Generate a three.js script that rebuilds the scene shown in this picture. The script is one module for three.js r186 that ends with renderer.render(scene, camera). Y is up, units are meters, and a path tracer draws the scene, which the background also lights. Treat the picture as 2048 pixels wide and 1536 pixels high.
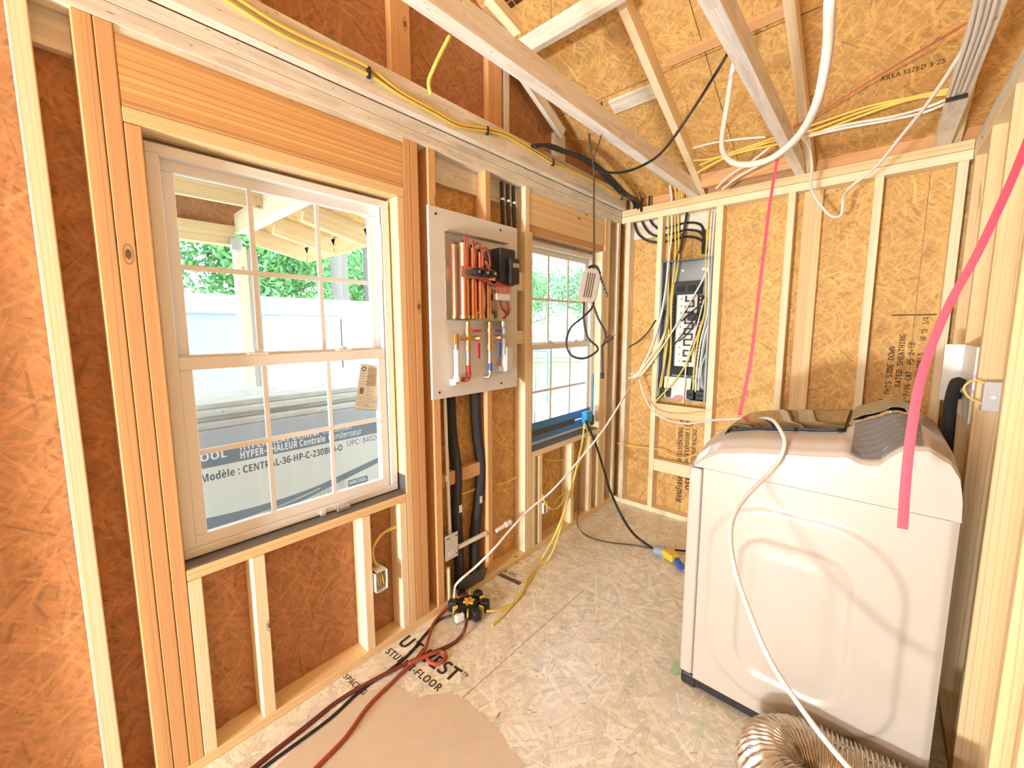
import * as THREE from 'three';
import { RoundedBoxGeometry } from 'three/addons/geometries/RoundedBoxGeometry.js';
import { mergeGeometries, mergeVertices, toCreasedNormals } from 'three/addons/utils/BufferGeometryUtils.js';
import { RectAreaLightUniformsLib } from 'three/addons/lights/RectAreaLightUniformsLib.js';

// ---------------------------------------------------------------- camera, sky, sun, exposure
const scene = new THREE.Scene();
const renderer = new THREE.WebGLRenderer();
renderer.toneMapping = THREE.LinearToneMapping;
renderer.toneMappingExposure = 1.7;
renderer.shadowMap.enabled = true;
RectAreaLightUniformsLib.init();

const camera = new THREE.PerspectiveCamera(86.42, 2048 / 1536, 0.05, 300);
camera.position.set(1.6075, 1.4995, 3.1621);
camera.rotation.set(-0.11567, 0.73723, -0.00319, 'YXZ');
camera.setViewOffset(2048, 1536, 12, 17.9, 2048, 1536);

{ // hazy bright summer sky, the same all round
  const w = 64, h = 32, d = new Float32Array(w * h * 4);
  for (let j = 0; j < h; j++) {
    const el = ((j + 0.5) / h - 0.5) * Math.PI, t = Math.max(0, Math.sin(el));
    for (let i = 0; i < w; i++) {
      const k = (j * w + i) * 4, f = Math.pow(t, 0.6);
      d[k] = 1.35 - 0.8 * f; d[k + 1] = 1.55 - 0.55 * f; d[k + 2] = 1.68 - 0.15 * f; d[k + 3] = 1;
    }
  }
  const sky = new THREE.DataTexture(d, w, h, THREE.RGBAFormat, THREE.FloatType);
  sky.mapping = THREE.EquirectangularReflectionMapping; sky.magFilter = THREE.LinearFilter; sky.needsUpdate = true;
  scene.background = sky; scene.backgroundIntensity = 2.7;
}
const sun = new THREE.DirectionalLight(0xfff3dd, 3.4);
sun.position.set(-4, 11, -7); sun.target.position.set(-3, 0, 1);
sun.castShadow = true; sun.shadow.mapSize.set(2048, 2048); sun.shadow.radius = 2;
Object.assign(sun.shadow.camera, { left: -14, right: 14, top: 14, bottom: -14, near: 0.5, far: 40 });
scene.add(sun, sun.target);

// ---------------------------------------------------------------- helpers
let seed = 11;
const rnd = () => { seed = (seed * 1664525 + 1013904223) >>> 0; return seed / 4294967296; };
const rr = (a, b) => a + (b - a) * rnd();
const used = {};
function numbered(n) { used[n] = (used[n] || 0) + 1; return used[n] > 1 ? n + '_' + String(used[n] - 1).padStart(3, '0') : n; }
const joined = (list) => mergeGeometries(list.map((g) => (g.index ? g.toNonIndexed() : g)));
const V = (a) => new THREE.Vector3(a[0], a[1], a[2]);

function add(geo, name, material, parent) {
  const m = new THREE.Mesh(geo, material);
  m.name = parent ? name : numbered(name);
  m.castShadow = m.receiveShadow = true;
  (parent || scene).add(m);
  return m;
}
function structure(name) { const g = new THREE.Group(); g.name = numbered(name); g.userData.kind = 'structure'; scene.add(g); return g; }
function tag(o, label, category, group) { o.userData.label = label; o.userData.category = category; if (group) o.userData.group = group; return o; }
function thing(name, label, category, group, at) {
  const g = new THREE.Group(); g.name = numbered(name); scene.add(g);
  if (at) g.position.set(at[0], at[1], at[2]);
  return tag(g, label, category, group);
}
// uv in metres from the position, one plane per face; the grain (u) runs along axis g
function metricUV(geo, g, off = [rr(0, 7), rr(0, 7)]) {
  if (geo.index) geo = geo.toNonIndexed();
  const p = geo.attributes.position, uv = new Float32Array(p.count * 2), a = new THREE.Vector3(), b = new THREE.Vector3(), c = new THREE.Vector3(), n = new THREE.Vector3();
  for (let i = 0; i < p.count; i += 3) {
    a.fromBufferAttribute(p, i); b.fromBufferAttribute(p, i + 1); c.fromBufferAttribute(p, i + 2);
    n.subVectors(b, a).cross(c.clone().sub(a));
    const w = [Math.abs(n.x), Math.abs(n.y), Math.abs(n.z)], k = w.indexOf(Math.max(...w));
    let ax = [0, 1, 2].filter((q) => q !== k);
    if (ax[1] === g) ax.reverse();
    [a, b, c].forEach((v, j) => { const q = [v.x, v.y, v.z]; uv[(i + j) * 2] = q[ax[0]] + off[0]; uv[(i + j) * 2 + 1] = q[ax[1]] + off[1] + k * 0.37; });
  }
  geo.setAttribute('uv', new THREE.BufferAttribute(uv, 2));
  return geo;
}
// a box between two corners with slightly eased edges and uv in metres
function boxGeo(x0, x1, y0, y1, z0, z1, r = 0.002, g = -1) {
  const sx = Math.abs(x1 - x0), sy = Math.abs(y1 - y0), sz = Math.abs(z1 - z0);
  const e = Math.min(r, Math.min(sx, sy, sz) * 0.4);
  let geo = e > 0 ? new RoundedBoxGeometry(sx, sy, sz, 1, e) : new THREE.BoxGeometry(sx, sy, sz).toNonIndexed();
  geo.translate((x0 + x1) / 2, (y0 + y1) / 2, (z0 + z1) / 2);
  if (g < 0) g = [sx, sy, sz].indexOf(Math.max(sx, sy, sz));
  return metricUV(geo, g);
}
const box = (parent, name, m, x0, x1, y0, y1, z0, z1, r, g) => add(boxGeo(x0, x1, y0, y1, z0, z1, r, g), name, m, parent);
// a board between two points, w wide across 'side' and t thick
function barGeo(a, b, w, t, side = [0, 0, 1], r = 0.002) {
  const A = V(a), B = V(b), d = B.clone().sub(A), L = d.length(); d.normalize();
  let geo = boxGeo(-L / 2, L / 2, -t / 2, t / 2, -w / 2, w / 2, r, 0);
  const z = V(side).addScaledVector(d, -V(side).dot(d)).normalize(), y = z.clone().cross(d);
  geo.applyMatrix4(new THREE.Matrix4().makeBasis(d, y, z)); geo.translate((A.x + B.x) / 2, (A.y + B.y) / 2, (A.z + B.z) / 2);
  return geo;
}
const bar = (parent, name, m, a, b, w, t, side, r) => add(barGeo(a, b, w, t, side, r), name, m, parent);
function tubeGeo(pts, r, seg, rad = 7, closed = false, tension = 0.5) {
  const c = new THREE.CatmullRomCurve3(pts.map(V), closed, 'centripetal', tension);
  return new THREE.TubeGeometry(c, seg || Math.max(6, pts.length * 8), r, rad, closed);
}
// a flat cable (two by one and a half) or round cord with closed ends
function cableGeo(pts, r, rad = 7) {
  const g = tubeGeo(pts, r, Math.max(12, pts.length * 9), rad);
  const ends = [pts[0], pts[pts.length - 1]].map((q) => { const s = new THREE.SphereGeometry(r, 7, 5); s.translate(q[0], q[1], q[2]); return s; });
  return joined([g, ...ends]);
}
const tube = (parent, name, m, pts, r, seg, rad) => add(tubeGeo(pts, r, seg, rad), name, m, parent);
const cable = (name, m, pts, r, label, category = 'cable', group) => tag(add(cableGeo(pts, r), name, m), label, category, group);
function cylGeo(a, b, r0, r1 = r0, seg = 16) {
  const A = V(a), B = V(b), d = B.clone().sub(A), L = d.length();
  const g = new THREE.CylinderGeometry(r1, r0, L, seg); g.translate(0, L / 2, 0);
  g.applyQuaternion(new THREE.Quaternion().setFromUnitVectors(new THREE.Vector3(0, 1, 0), d.normalize())); g.translate(A.x, A.y, A.z);
  return g;
}
const cyl = (parent, name, m, a, b, r0, r1, seg) => add(cylGeo(a, b, r0, r1, seg), name, m, parent);
const lathe = (prof, seg = 20) => new THREE.LatheGeometry(prof.map((q) => new THREE.Vector2(q[0], q[1])), seg);

// ---------------------------------------------------------------- procedural materials
function canvas(w, h, draw, opt = {}) {
  const c = document.createElement('canvas'); c.width = w; c.height = h;
  draw(c.getContext('2d'), w, h);
  const t = new THREE.CanvasTexture(c);
  if (!opt.data) t.colorSpace = THREE.SRGBColorSpace;
  t.wrapS = t.wrapT = opt.clamp ? THREE.ClampToEdgeWrapping : THREE.RepeatWrapping;
  t.magFilter = THREE.LinearFilter; t.anisotropy = 8;
  if (opt.size) t.repeat.set(1 / opt.size[0], 1 / opt.size[1]);
  return t;
}
const css = (c, k = 1, a = 1) => 'rgba(' + c.map((v) => Math.max(0, Math.min(255, Math.round(v * k)))).join(',') + ',' + a + ')';
// strand board: thousands of long wood flakes pressed flat, 1.2 m to the tile
function strandMap(base, spread, dark, n, w = 1024) {
  return canvas(w, w, (g) => {
    g.fillStyle = css(base, 0.9); g.fillRect(0, 0, w, w);
    for (let i = 0; i < n; i++) {
      const x = rnd() * w, y = rnd() * w, L = rr(40, 135), W = rr(5, 16), a = (rnd() - 0.5) * 2.4 + (rnd() < 0.35 ? Math.PI / 2 : 0), k = 1 + (rnd() - 0.45) * spread;
      const hue = rr(-10, 10), warm = [base[0] + hue * 0.4, base[1] + hue, base[2] + hue * 1.1], late = rnd() < dark;
      for (const [ox, oy] of [[0, 0], [w, 0], [-w, 0], [0, w], [0, -w]]) {
        if (x + ox < -140 || x + ox > w + 140 || y + oy < -140 || y + oy > w + 140) continue;
        g.save(); g.translate(x + ox, y + oy); g.rotate(a);
        g.fillStyle = css(warm, late ? k * 0.72 : k, 0.42);
        g.beginPath(); g.moveTo(-L / 2, -W * 0.2); g.quadraticCurveTo(0, -W * 0.75, L / 2, -W * 0.1); g.lineTo(L * 0.46, W * 0.3); g.quadraticCurveTo(0, W * 0.35, -L * 0.48, W * 0.4); g.fill();
        if (i % 2 === 0) { g.strokeStyle = i % 4 ? css(base, 0.6, 0.22) : css(base, 1.14, 0.3); g.lineWidth = 0.9; g.beginPath(); g.moveTo(-L / 2, 0); g.quadraticCurveTo(0, -W * 0.5, L / 2, 0); g.stroke(); }
        g.restore();
      }
    }
    for (let i = 0; i < 150; i++) { g.fillStyle = css(base, 0.5, rr(0.25, 0.6)); const x = rnd() * w, y = rnd() * w; g.beginPath(); g.ellipse(x, y, rr(1.5, 7), rr(1, 2.6), rnd() * 3, 0, 7); g.fill(); }
  }, { size: [1.2, 1.2] });
}
// sawn softwood: long wavering grain and a few knots, 2.4 m by 0.36 m to the tile
function grainMap(base, contrast, lines, knots, w = 1024, h = 256) {
  return canvas(w, h, (g) => {
    g.fillStyle = css(base); g.fillRect(0, 0, w, h);
    for (let i = 0; i < 60; i++) { g.fillStyle = css(base, 1 + (rnd() - 0.5) * contrast, 0.35); g.fillRect(0, rnd() * h, w, rr(3, 20)); }
    const K = Array.from({ length: knots }, () => [rnd() * w, rnd() * h, rr(4, 8)]);
    for (let i = 0; i < lines; i++) {
      const y0 = (i + rnd() * 0.7) * h / lines, ph = rnd() * 6.28, am = rr(1, 4.5);
      g.strokeStyle = css(base, 1 - contrast * rr(0.5, 1.5), rr(0.25, 0.6)); g.lineWidth = rr(0.7, 2.2);
      g.beginPath();
      for (let x = 0; x <= w; x += 8) {
        let y = y0 + Math.sin(x / w * 6.283 + ph) * am + Math.sin(x / w * 18.85 + ph * 2) * am * 0.3;
        for (const q of K) { const dx = (x - q[0]) / (q[2] * 5), dy = y0 - q[1]; y += Math.sign(dy || 1) * q[2] * 1.8 * Math.exp(-dx * dx) * Math.exp(-Math.abs(dy) / (q[2] * 3)); }
        x ? g.lineTo(x, y) : g.moveTo(x, y);
      }
      g.stroke();
    }
    for (const q of K) { g.fillStyle = css(base, 0.42, 0.85); g.beginPath(); g.ellipse(q[0], q[1], q[2] * 0.8, q[2] * 0.65, 0, 0, 7); g.fill(); g.strokeStyle = css(base, 0.6, 0.7); g.lineWidth = 2; g.beginPath(); g.ellipse(q[0], q[1], q[2] * 1.5, q[2], 0, 0, 7); g.stroke(); }
  }, { size: [2.4, 0.36] });
}
// old whitewashed timber: paint over grain, rubbed and stained
function paintedMap(base, under) {
  return canvas(1024, 256, (g, w, h) => {
    g.fillStyle = css(base); g.fillRect(0, 0, w, h);
    for (let i = 0; i < 700; i++) { g.fillStyle = css(rnd() < 0.5 ? under : base, rr(0.85, 1.12), rr(0.04, 0.16)); g.beginPath(); g.ellipse(rnd() * w, rnd() * h, rr(8, 70), rr(2, 14), 0, 0, 7); g.fill(); }
    for (let i = 0; i < 90; i++) { g.strokeStyle = css(under, 0.8, rr(0.06, 0.28)); g.lineWidth = rr(0.5, 1.5); const y = rnd() * h, x = rnd() * w; g.beginPath(); g.moveTo(x, y); g.lineTo(x + rr(60, 300), y + rr(-3, 3)); g.stroke(); }
    for (let i = 0; i < 60; i++) { g.fillStyle = css(under, 0.5, rr(0.3, 0.8)); g.fillRect(rnd() * w, rnd() * h, rr(2, 6), rr(1.5, 3)); }
  }, { size: [2.4, 0.36] });
}
const std = (o) => new THREE.MeshStandardMaterial(o);
const phys = (o) => new THREE.MeshPhysicalMaterial(o);
const rgb = (r, g, b) => new THREE.Color().setRGB(r, g, b);
const osbMap = strandMap([222, 176, 108], 0.34, 0.05, 5200);
const osbDarkMap = strandMap([188, 134, 92], 0.28, 0.08, 4200);
const M = {
  osb: std({ map: osbMap, roughness: 0.75 }),
  osbWall: std({ map: osbDarkMap, roughness: 0.75 }),
  pine: std({ map: grainMap([248, 228, 190], 0.14, 26, 2), roughness: 0.7 }),
  pineB: std({ map: grainMap([240, 208, 156], 0.16, 30, 3), roughness: 0.7 }),
  pineC: std({ map: grainMap([220, 170, 118], 0.16, 30, 2), roughness: 0.72 }),
  fir: std({ map: grainMap([226, 174, 114], 0.6, 40, 3, 2048, 512), roughness: 0.65 }),
  white: std({ map: paintedMap([238, 232, 218], [168, 156, 138]), roughness: 0.8 }),
  chord: std({ map: paintedMap([250, 247, 240], [190, 180, 164]), roughness: 0.75 }),
  whitePost: std({ map: paintedMap([242, 232, 212], [200, 170, 130]), roughness: 0.8 }),
  vinyl: std({ color: rgb(0.86, 0.86, 0.84), roughness: 0.35 }),
  glass: phys({ color: 0xffffff, transmission: 1, thickness: 0, roughness: 0, ior: 1.45, specularIntensity: 0.6 }),
  black: std({ color: rgb(0.02, 0.02, 0.022), roughness: 0.45 }),
  rubber: std({ color: rgb(0.025, 0.026, 0.03), roughness: 0.8 }),
  whitePlastic: std({ color: rgb(0.82, 0.81, 0.78), roughness: 0.4 }),
  cableWhite: std({ color: rgb(0.83, 0.81, 0.76), roughness: 0.45 }),
  cableYellow: std({ color: rgb(0.86, 0.64, 0.14), roughness: 0.5 }),
  cableBlack: std({ color: rgb(0.018, 0.018, 0.02), roughness: 0.45 }),
  cableRed: std({ color: rgb(0.38, 0.07, 0.035), roughness: 0.5 }),
  cableMaroon: std({ color: rgb(0.16, 0.03, 0.025), roughness: 0.5 }),
  cableBrown: std({ color: rgb(0.09, 0.05, 0.03), roughness: 0.6 }),
  pink: std({ color: rgb(0.62, 0.055, 0.1), roughness: 0.55, side: THREE.DoubleSide }),
  copper: std({ color: rgb(0.86, 0.45, 0.28), metalness: 1, roughness: 0.28 }),
  brass: std({ color: rgb(0.78, 0.6, 0.32), metalness: 1, roughness: 0.3 }),
  steel: std({ color: rgb(0.62, 0.62, 0.62), metalness: 1, roughness: 0.38 }),
  galv: std({ color: rgb(0.55, 0.57, 0.58), metalness: 0.7, roughness: 0.5 }),
  panelGrey: std({ color: rgb(0.3, 0.33, 0.34), metalness: 0.35, roughness: 0.45 }),
  greyPlastic: std({ color: rgb(0.6, 0.6, 0.58), roughness: 0.5 }),
  red: std({ color: rgb(0.6, 0.03, 0.05), roughness: 0.4 }),
  blue: std({ color: rgb(0.03, 0.12, 0.5), roughness: 0.4 }),
  wireRed: std({ color: rgb(0.5, 0.06, 0.06), roughness: 0.45 }),
  foam: std({ color: rgb(0.03, 0.03, 0.033), roughness: 0.9 }),
  tapeBlue: std({ color: rgb(0.08, 0.3, 0.72), roughness: 0.6 }),
  membrane: std({ color: rgb(0.17, 0.16, 0.15), roughness: 0.6 }),
  paper: std({ color: rgb(0.78, 0.76, 0.7), roughness: 0.8 }),
  yellowPlastic: std({ color: rgb(0.85, 0.55, 0.06), roughness: 0.4 }),
  board: std({ color: rgb(0.76, 0.75, 0.72), roughness: 0.5 }),
};
const pines = [M.pine, M.pineB, M.pine, M.pineB];
const pick = () => pines[Math.floor(rnd() * pines.length)];
// flat print: lettering on a clear sheet, laid on the surface
function print(parent, name, w, h, draw, color, at, xdir, ydir, pxm = 900) {
  const cw = Math.min(1024, Math.max(64, Math.round(w * pxm))), ch = Math.max(32, Math.round(cw * h / w));
  const t = canvas(cw, ch, (g) => { g.clearRect(0, 0, cw, ch); draw(g, cw, ch); }, { clamp: true });
  const m = std({ map: t, transparent: true, roughness: 0.8, color });
  const geo = new THREE.PlaneGeometry(w, h), X = V(xdir).normalize(), Y0 = V(ydir), Z = X.clone().cross(Y0).normalize(), Y = Z.clone().cross(X);
  geo.applyMatrix4(new THREE.Matrix4().makeBasis(X, Y, Z)); geo.translate(at[0], at[1], at[2]);
  return add(geo, name, m, parent);
}
function textLines(lines) {
  return (g, w, h) => lines.forEach(([txt, x, y, size, weight = 'bold', col = 'rgba(30,22,16,0.85)', family = 'sans-serif']) => {
    g.fillStyle = col; g.font = weight + ' ' + Math.round(size * h) + 'px ' + family; g.textBaseline = 'middle'; g.fillText(txt, x * w, y * h, (1 - x) * w);
  });
}

// ================================================================ the room
const H = 2.4256, PB = 2.328, PM = 2.377, ST = 0.038, D4 = 0.089, ZF = 8.4, XR = 1.893;

// ---- floor: strand board sheets with tight joints, mud-stained
const floorMap = canvas(2048, 2048, (g, w) => {
  const base = [240, 234, 220];
  g.fillStyle = css(base); g.fillRect(0, 0, w, w);
  for (let i = 0; i < 5200; i++) {
    const x = rnd() * w, y = rnd() * w, L = rr(60, 230), W = rr(10, 34), a = rnd() * 6.28, k = 1 + (rnd() - 0.5) * 0.26;
    g.save(); g.translate(x, y); g.rotate(a); g.fillStyle = css([base[0] + rr(-4, 6), base[1] + rr(-4, 6), base[2] + rr(-8, 8)], k, 0.55);
    g.beginPath(); g.moveTo(-L / 2, 0); g.lineTo(-L * 0.4, -W / 2); g.lineTo(L * 0.45, -W * 0.4); g.lineTo(L / 2, W * 0.2); g.lineTo(L * 0.2, W / 2); g.lineTo(-L * 0.4, W * 0.4); g.fill();
    if (i % 2 === 0) { g.strokeStyle = css(base, 0.5, 0.34); g.lineWidth = 1.4; g.stroke(); }
    g.restore();
  }
  for (let i = 0; i < 500; i++) { g.fillStyle = css([120, 108, 96], rr(0.7, 1), rr(0.1, 0.35)); g.beginPath(); g.ellipse(rnd() * w, rnd() * w, rr(2, 22), rr(1, 6), rnd() * 3, 0, 7); g.fill(); }
}, { size: [1.7, 1.7] });
const floorMat = std({ map: floorMap, roughness: 0.28, bumpMap: floorMap, bumpScale: 0.0008 });
const floor = structure('floor');
{
  const e = 0.0016, xs = [-0.1, 1.22, 2.44, 3.9];
  // sheets laid along the room; the joint across the room lies at z = 1.3
  for (const [x0, x1, z0, z1] of [[-0.1, 2.0, -0.1, 1.235], [-0.1, 0.462, 1.235, 3.67], [0.462, 1.68, 1.235, 3.67], [1.68, 2.0, 1.235, 3.67], [-0.1, 0.9, 3.67, ZF + 0.1], [0.9, 2.0, 3.67, ZF + 0.1], [2.0, 4.2, -0.1, 2.7], [2.0, 4.2, 2.7, ZF + 0.1]])
    box(floor, 'subfloor_panel', floorMat, x0 + e, x1 - e, -0.02, 0, z0 + e, z1 - e, 0.001, 2);
  box(floor, 'floor_slab', std({ color: rgb(0.12, 0.11, 0.1), roughness: 0.9 }), -0.12, 4.2, -0.25, -0.021, -0.12, ZF + 0.12, 0);
}

{ // smear of dried levelling mud over the sheets
  const pts = [[0.267, 0, 2.908], [0.13, 0, 2.483], [0.134, 0, 2.442], [0.209, 0, 2.324], [0.311, 0, 2.295], [0.41, 0, 2.193], [0.488, 0, 2.167], [0.519, 0, 2.168], [0.604, 0, 2.17], [0.687, 0, 2.174], [0.743, 0, 2.196], [0.792, 0, 2.198], [0.852, 0, 2.229], [0.86, 0, 2.372], [0.71, 0, 2.693]];
  const s = new THREE.Shape(new THREE.CatmullRomCurve3(pts.map((q) => new THREE.Vector3(q[0], q[2], 0)), true).getPoints(90).map((q, i) => new THREE.Vector2(q.x + 0.006 * Math.sin(i * 2.3), q.y + 0.006 * Math.sin(i * 3.1))));
  const g = new THREE.ExtrudeGeometry(s, { depth: 0.0006, bevelEnabled: false }); g.rotateX(Math.PI / 2); g.translate(0, 0.0008, 0);
  add(metricUV(g, 2), 'dried_mud_patch', std({ map: canvas(512, 512, (g, w) => { g.fillStyle = '#dccdba'; g.fillRect(0, 0, w, w); for (let i = 0; i < 1500; i++) { g.fillStyle = css([rr(205, 228), rr(190, 212), rr(168, 196)], 1, 0.12); g.beginPath(); g.ellipse(rnd() * w, rnd() * w, rr(4, 40), rr(3, 20), rnd() * 3, 0, 7); g.fill(); } }, { size: [0.8, 0.8] }), roughness: 0.45 }), floor);
}

// ---- left wall: studs, plates, headers, strand board outside
const wallL = structure('wall_left');
box(wallL, 'sole_plate', M.pineB, -D4, 0, 0, ST, 0, ZF);
box(wallL, 'top_plate', M.white, -D4, 0, PB, PM - 0.001, 0, 1.19); box(wallL, 'top_plate', M.white, -D4, 0, PB, PM - 0.001, 1.193, ZF);
box(wallL, 'top_plate', M.white, -D4, 0, PM + 0.001, H, 0.0, 3.42); box(wallL, 'top_plate', M.white, -D4, 0, PM + 0.001, H, 3.423, ZF);
const studL = (z0, z1, m, y0 = ST, y1 = PB, n = 'stud') => box(wallL, n, m, -D4 + 0.001, 0, y0, y1, z0, z1, 0.0035);
for (const z of [3.134, 3.54, 3.95, 4.355, 4.76, 5.17, 5.54, 5.98, 6.38, 6.8, 7.2, 7.6, 8.0]) studL(z, z + 0.0385, M.pine);
studL(3.0205, 3.061, M.pineC, ST, PB, 'king_stud'); studL(2.9795, 3.0195, M.pineC, ST, PB, 'king_stud'); studL(2.9405, 2.9785, M.pineC, ST, 2.075, 'jack_stud');
studL(2.0625, 2.0985, M.pineB, ST, 2.075, 'jack_stud'); studL(2.0225, 2.0615, M.pineC, ST, PB, 'king_stud'); studL(1.982, 2.0215, M.pineC, ST, PB, 'king_stud');
studL(2.9005, 2.9395, M.pine, ST, 0.677, 'cripple_stud'); studL(2.711, 2.754, M.pine, ST, 0.677, 'cripple_stud'); studL(2.289, 2.33, M.pine, ST, 0.677, 'cripple_stud'); studL(2.0995, 2.139, M.pine, ST, 0.677, 'cripple_stud');
studL(1.882, 1.926, M.pineC); studL(1.51, 1.5495, M.pineC); studL(1.176, 1.2155, M.pine, ST, PB, 'king_stud');
studL(1.145, 1.175, M.pineB, ST, 2.075, 'jack_stud');
studL(0.253, 0.2915, M.pine, ST, 2.075, 'jack_stud'); studL(0.212, 0.252, M.pineB, ST, PB, 'king_stud'); studL(0.171, 0.211, M.pine, ST, PB, 'king_stud');
studL(0.001, 0.039, M.whitePost, ST, PB, 'corner_stud');
for (const z of [1.105, 1.03, 0.64, 0.38]) studL(z, z + 0.0385, M.pine, ST, 0.655, 'cripple_stud');
box(wallL, 'header_board', M.fir, -D4, -0.001, 2.1185, 2.306, 2.0625, 2.979, 0.002, 2); box(wallL, 'header_plate', M.pineB, -D4, 0, 2.0765, 2.1175, 2.0625, 2.979, 0.002, 2);
box(wallL, 'header_shim', M.white, -D4, -0.004, 2.307, PB, 2.0625, 2.979, 0.001, 2);
box(wallL, 'header_board', M.pineB, -D4, -0.004, 2.1185, 2.306, 0.2525, 1.1755, 0.002, 2); box(wallL, 'header_plate', M.pineC, -D4, -0.012, 2.0765, 2.1175, 0.2525, 1.1755, 0.002, 2);
box(wallL, 'header_shim', M.white, -D4, -0.006, 2.307, PB, 0.2525, 1.1755, 0.001, 2);
box(wallL, 'window_sill_plate', M.pineB, -D4, 0, 0.678, 0.717, 2.0995, 2.9395, 0.003, 2); box(wallL, 'window_sill_plate', M.pine, -D4, 0, 0.656, 0.695, 0.2925, 1.1445, 0.003, 2);
// blocking between studs
box(wallL, 'blocking', M.pineC, -D4 + 0.002, -0.03, 0.66, 0.735, 1.5495, 1.882); box(wallL, 'blocking', M.pine, -0.06, -0.015, 1.72, 1.83, 1.2155, 1.31); box(wallL, 'blocking', M.pine, -0.06, -0.015, 1.40, 1.48, 1.2155, 1.31);
const sheet = (p, m, x0, x1, y0, y1, z0, z1, g) => box(p, 'sheathing_panel', m, x0, x1, y0, y1, z0, z1, 0.001, g);
const OX = -0.101;
sheet(wallL, M.osbWall, OX, -D4, -0.2, 2.42, 2.942, 4.2, 1); sheet(wallL, M.osbWall, OX, -D4, -0.2, 2.42, 4.202, ZF + 0.1, 1);
sheet(wallL, M.osbWall, OX, -D4, -0.2, 0.70, 2.0985, 2.9405, 1); sheet(wallL, M.osb, OX, -D4, -0.2, 2.42, 1.147, 2.097, 1);
sheet(wallL, M.osb, OX, -D4, -0.2, 0.675, 0.293, 1.1455, 1); sheet(wallL, M.osb, OX, -D4, -0.2, 2.42, -0.1, 0.2915, 1);
sheet(wallL, M.osbWall, OX, -D4, 2.076, 2.42, 2.0985, 2.9405, 1); sheet(wallL, M.osbWall, OX, -D4, 2.076, 2.42, 0.293, 1.1455, 1);
// limewashed strip of old board below the plates, between the studs
box(wallL, 'old_board', M.white, -D4, -0.06, 2.21, PB, 1.5495, 1.882, 0.001, 2); box(wallL, 'old_board', M.white, -D4, -0.06, 2.21, PB, 1.2155, 1.51, 0.001, 2); box(wallL, 'old_board', M.white, -D4, -0.06, 2.235, PB, 3.061, 3.134, 0.001, 2);
box(wallL, 'ceiling_nailer', M.white, 0.0, 0.04, H + 0.003, 2.552, 0.0, ZF);
// gable above the plates
const roofY = (z) => (z < 4.4 ? 2.552 + 0.43 * z : 2.552 + 0.43 * (8.8 - z));
function gable(parent, name, m, x0, x1, zs, y0) {
  const s = new THREE.Shape(); s.moveTo(zs[0], y0); for (const z of zs) s.lineTo(z, Math.max(y0, roofY(z))); s.lineTo(zs[zs.length - 1], y0);
  const g = new THREE.ExtrudeGeometry(s, { depth: x1 - x0, bevelEnabled: false }); g.rotateY(-Math.PI / 2); g.translate(x1, 0, 0);
  return add(metricUV(g, 1), name, m, parent);
}
gable(wallL, 'gable_sheathing', M.osbWall, OX, -D4, [-0.29, 1.43], 2.4205); gable(wallL, 'gable_sheathing', M.osbWall, OX, -D4, [1.432, 4.4, 4.6], 2.4205); gable(wallL, 'gable_sheathing', M.osbWall, OX, -D4, [4.602, 8.79], 2.4205);
for (const [z0, z1, m] of [[1.97, 2.07, M.pineC], [1.365, 1.47, M.pineC], [1.3, 1.345, M.white], [0.735, 0.845, M.white], [2.58, 2.68, M.pineC], [3.2, 3.3, M.pineC]])
  box(wallL, 'gable_stud', m, -D4 + 0.001, -0.05, H + 0.003, roofY((z0 + z1) / 2) - 0.12, z0, z1, 0.002, 1);
bar(wallL, 'gable_brace', M.white, [-0.03, 2.99, 1.29], [-0.03, 2.76, 0.80], 0.07, 0.03, [0, 1, 0]);

// ---- back wall
const wallB = structure('wall_back');
box(wallB, 'sole_plate', M.pine, 0.0, XR, 0, ST, -D4, 0);
box(wallB, 'top_plate', M.pine, 0.003, XR - 0.002, PB, PM - 0.001, -D4, 0); box(wallB, 'top_plate', M.pineB, 0.003, XR - 0.002, PM + 0.001, H, -D4, 0);
const studB = (x0, x1, m, y0 = ST, y1 = PB, n = 'stud', z0 = -D4 + 0.001, z1 = 0) => box(wallB, n, m, x0, x1, y0, y1, z0, z1, 0.0035);
studB(0.041, 0.079, M.whitePost, ST, PB, 'corner_stud');
studB(0.2995, 0.338, M.pine); studB(0.708, 0.7545, M.pine); studB(1.1245, 1.163, M.pine); studB(1.527, 1.566, M.pine); studB(1.841, 1.88, M.pine);
studB(1.202, 1.297, M.pineB, ST, PB, 'backing_stud', -D4 + 0.002, -0.045);
box(wallB, 'limewashed_strip', M.white, 0.08, 0.298, 2.2, PB, -D4 + 0.001, -0.07, 0.001, 0); box(wallB, 'limewashed_strip', M.white, 0.339, 0.707, 2.2, PB, -D4 + 0.001, -0.07, 0.001, 0);
box(wallB, 'blocking', M.pineB, 0.3385, 0.7075, 0.795, 0.9, -D4 + 0.02, -0.004); box(wallB, 'blocking', M.pine, 0.3385, 0.7075, 0.352, 0.446, -D4 + 0.02, -0.003);
sheet(wallB, M.osb, -0.1, 0.529, -0.2, 2.42, OX, -D4, 1); sheet(wallB, M.osb, 0.531, 1.749, -0.2, 2.42, OX, -D4, 1); sheet(wallB, M.osb, 1.751, 2.97, -0.2, 2.42, OX, -D4, 1); sheet(wallB, M.osb, 2.972, 4.2, -0.2, 2.42, OX, -D4, 1);
box(wallB, 'eave_board', M.pineC, 0, 4.1, H + 0.002, 2.53, -0.13, -0.092, 0.002, 0);

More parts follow.
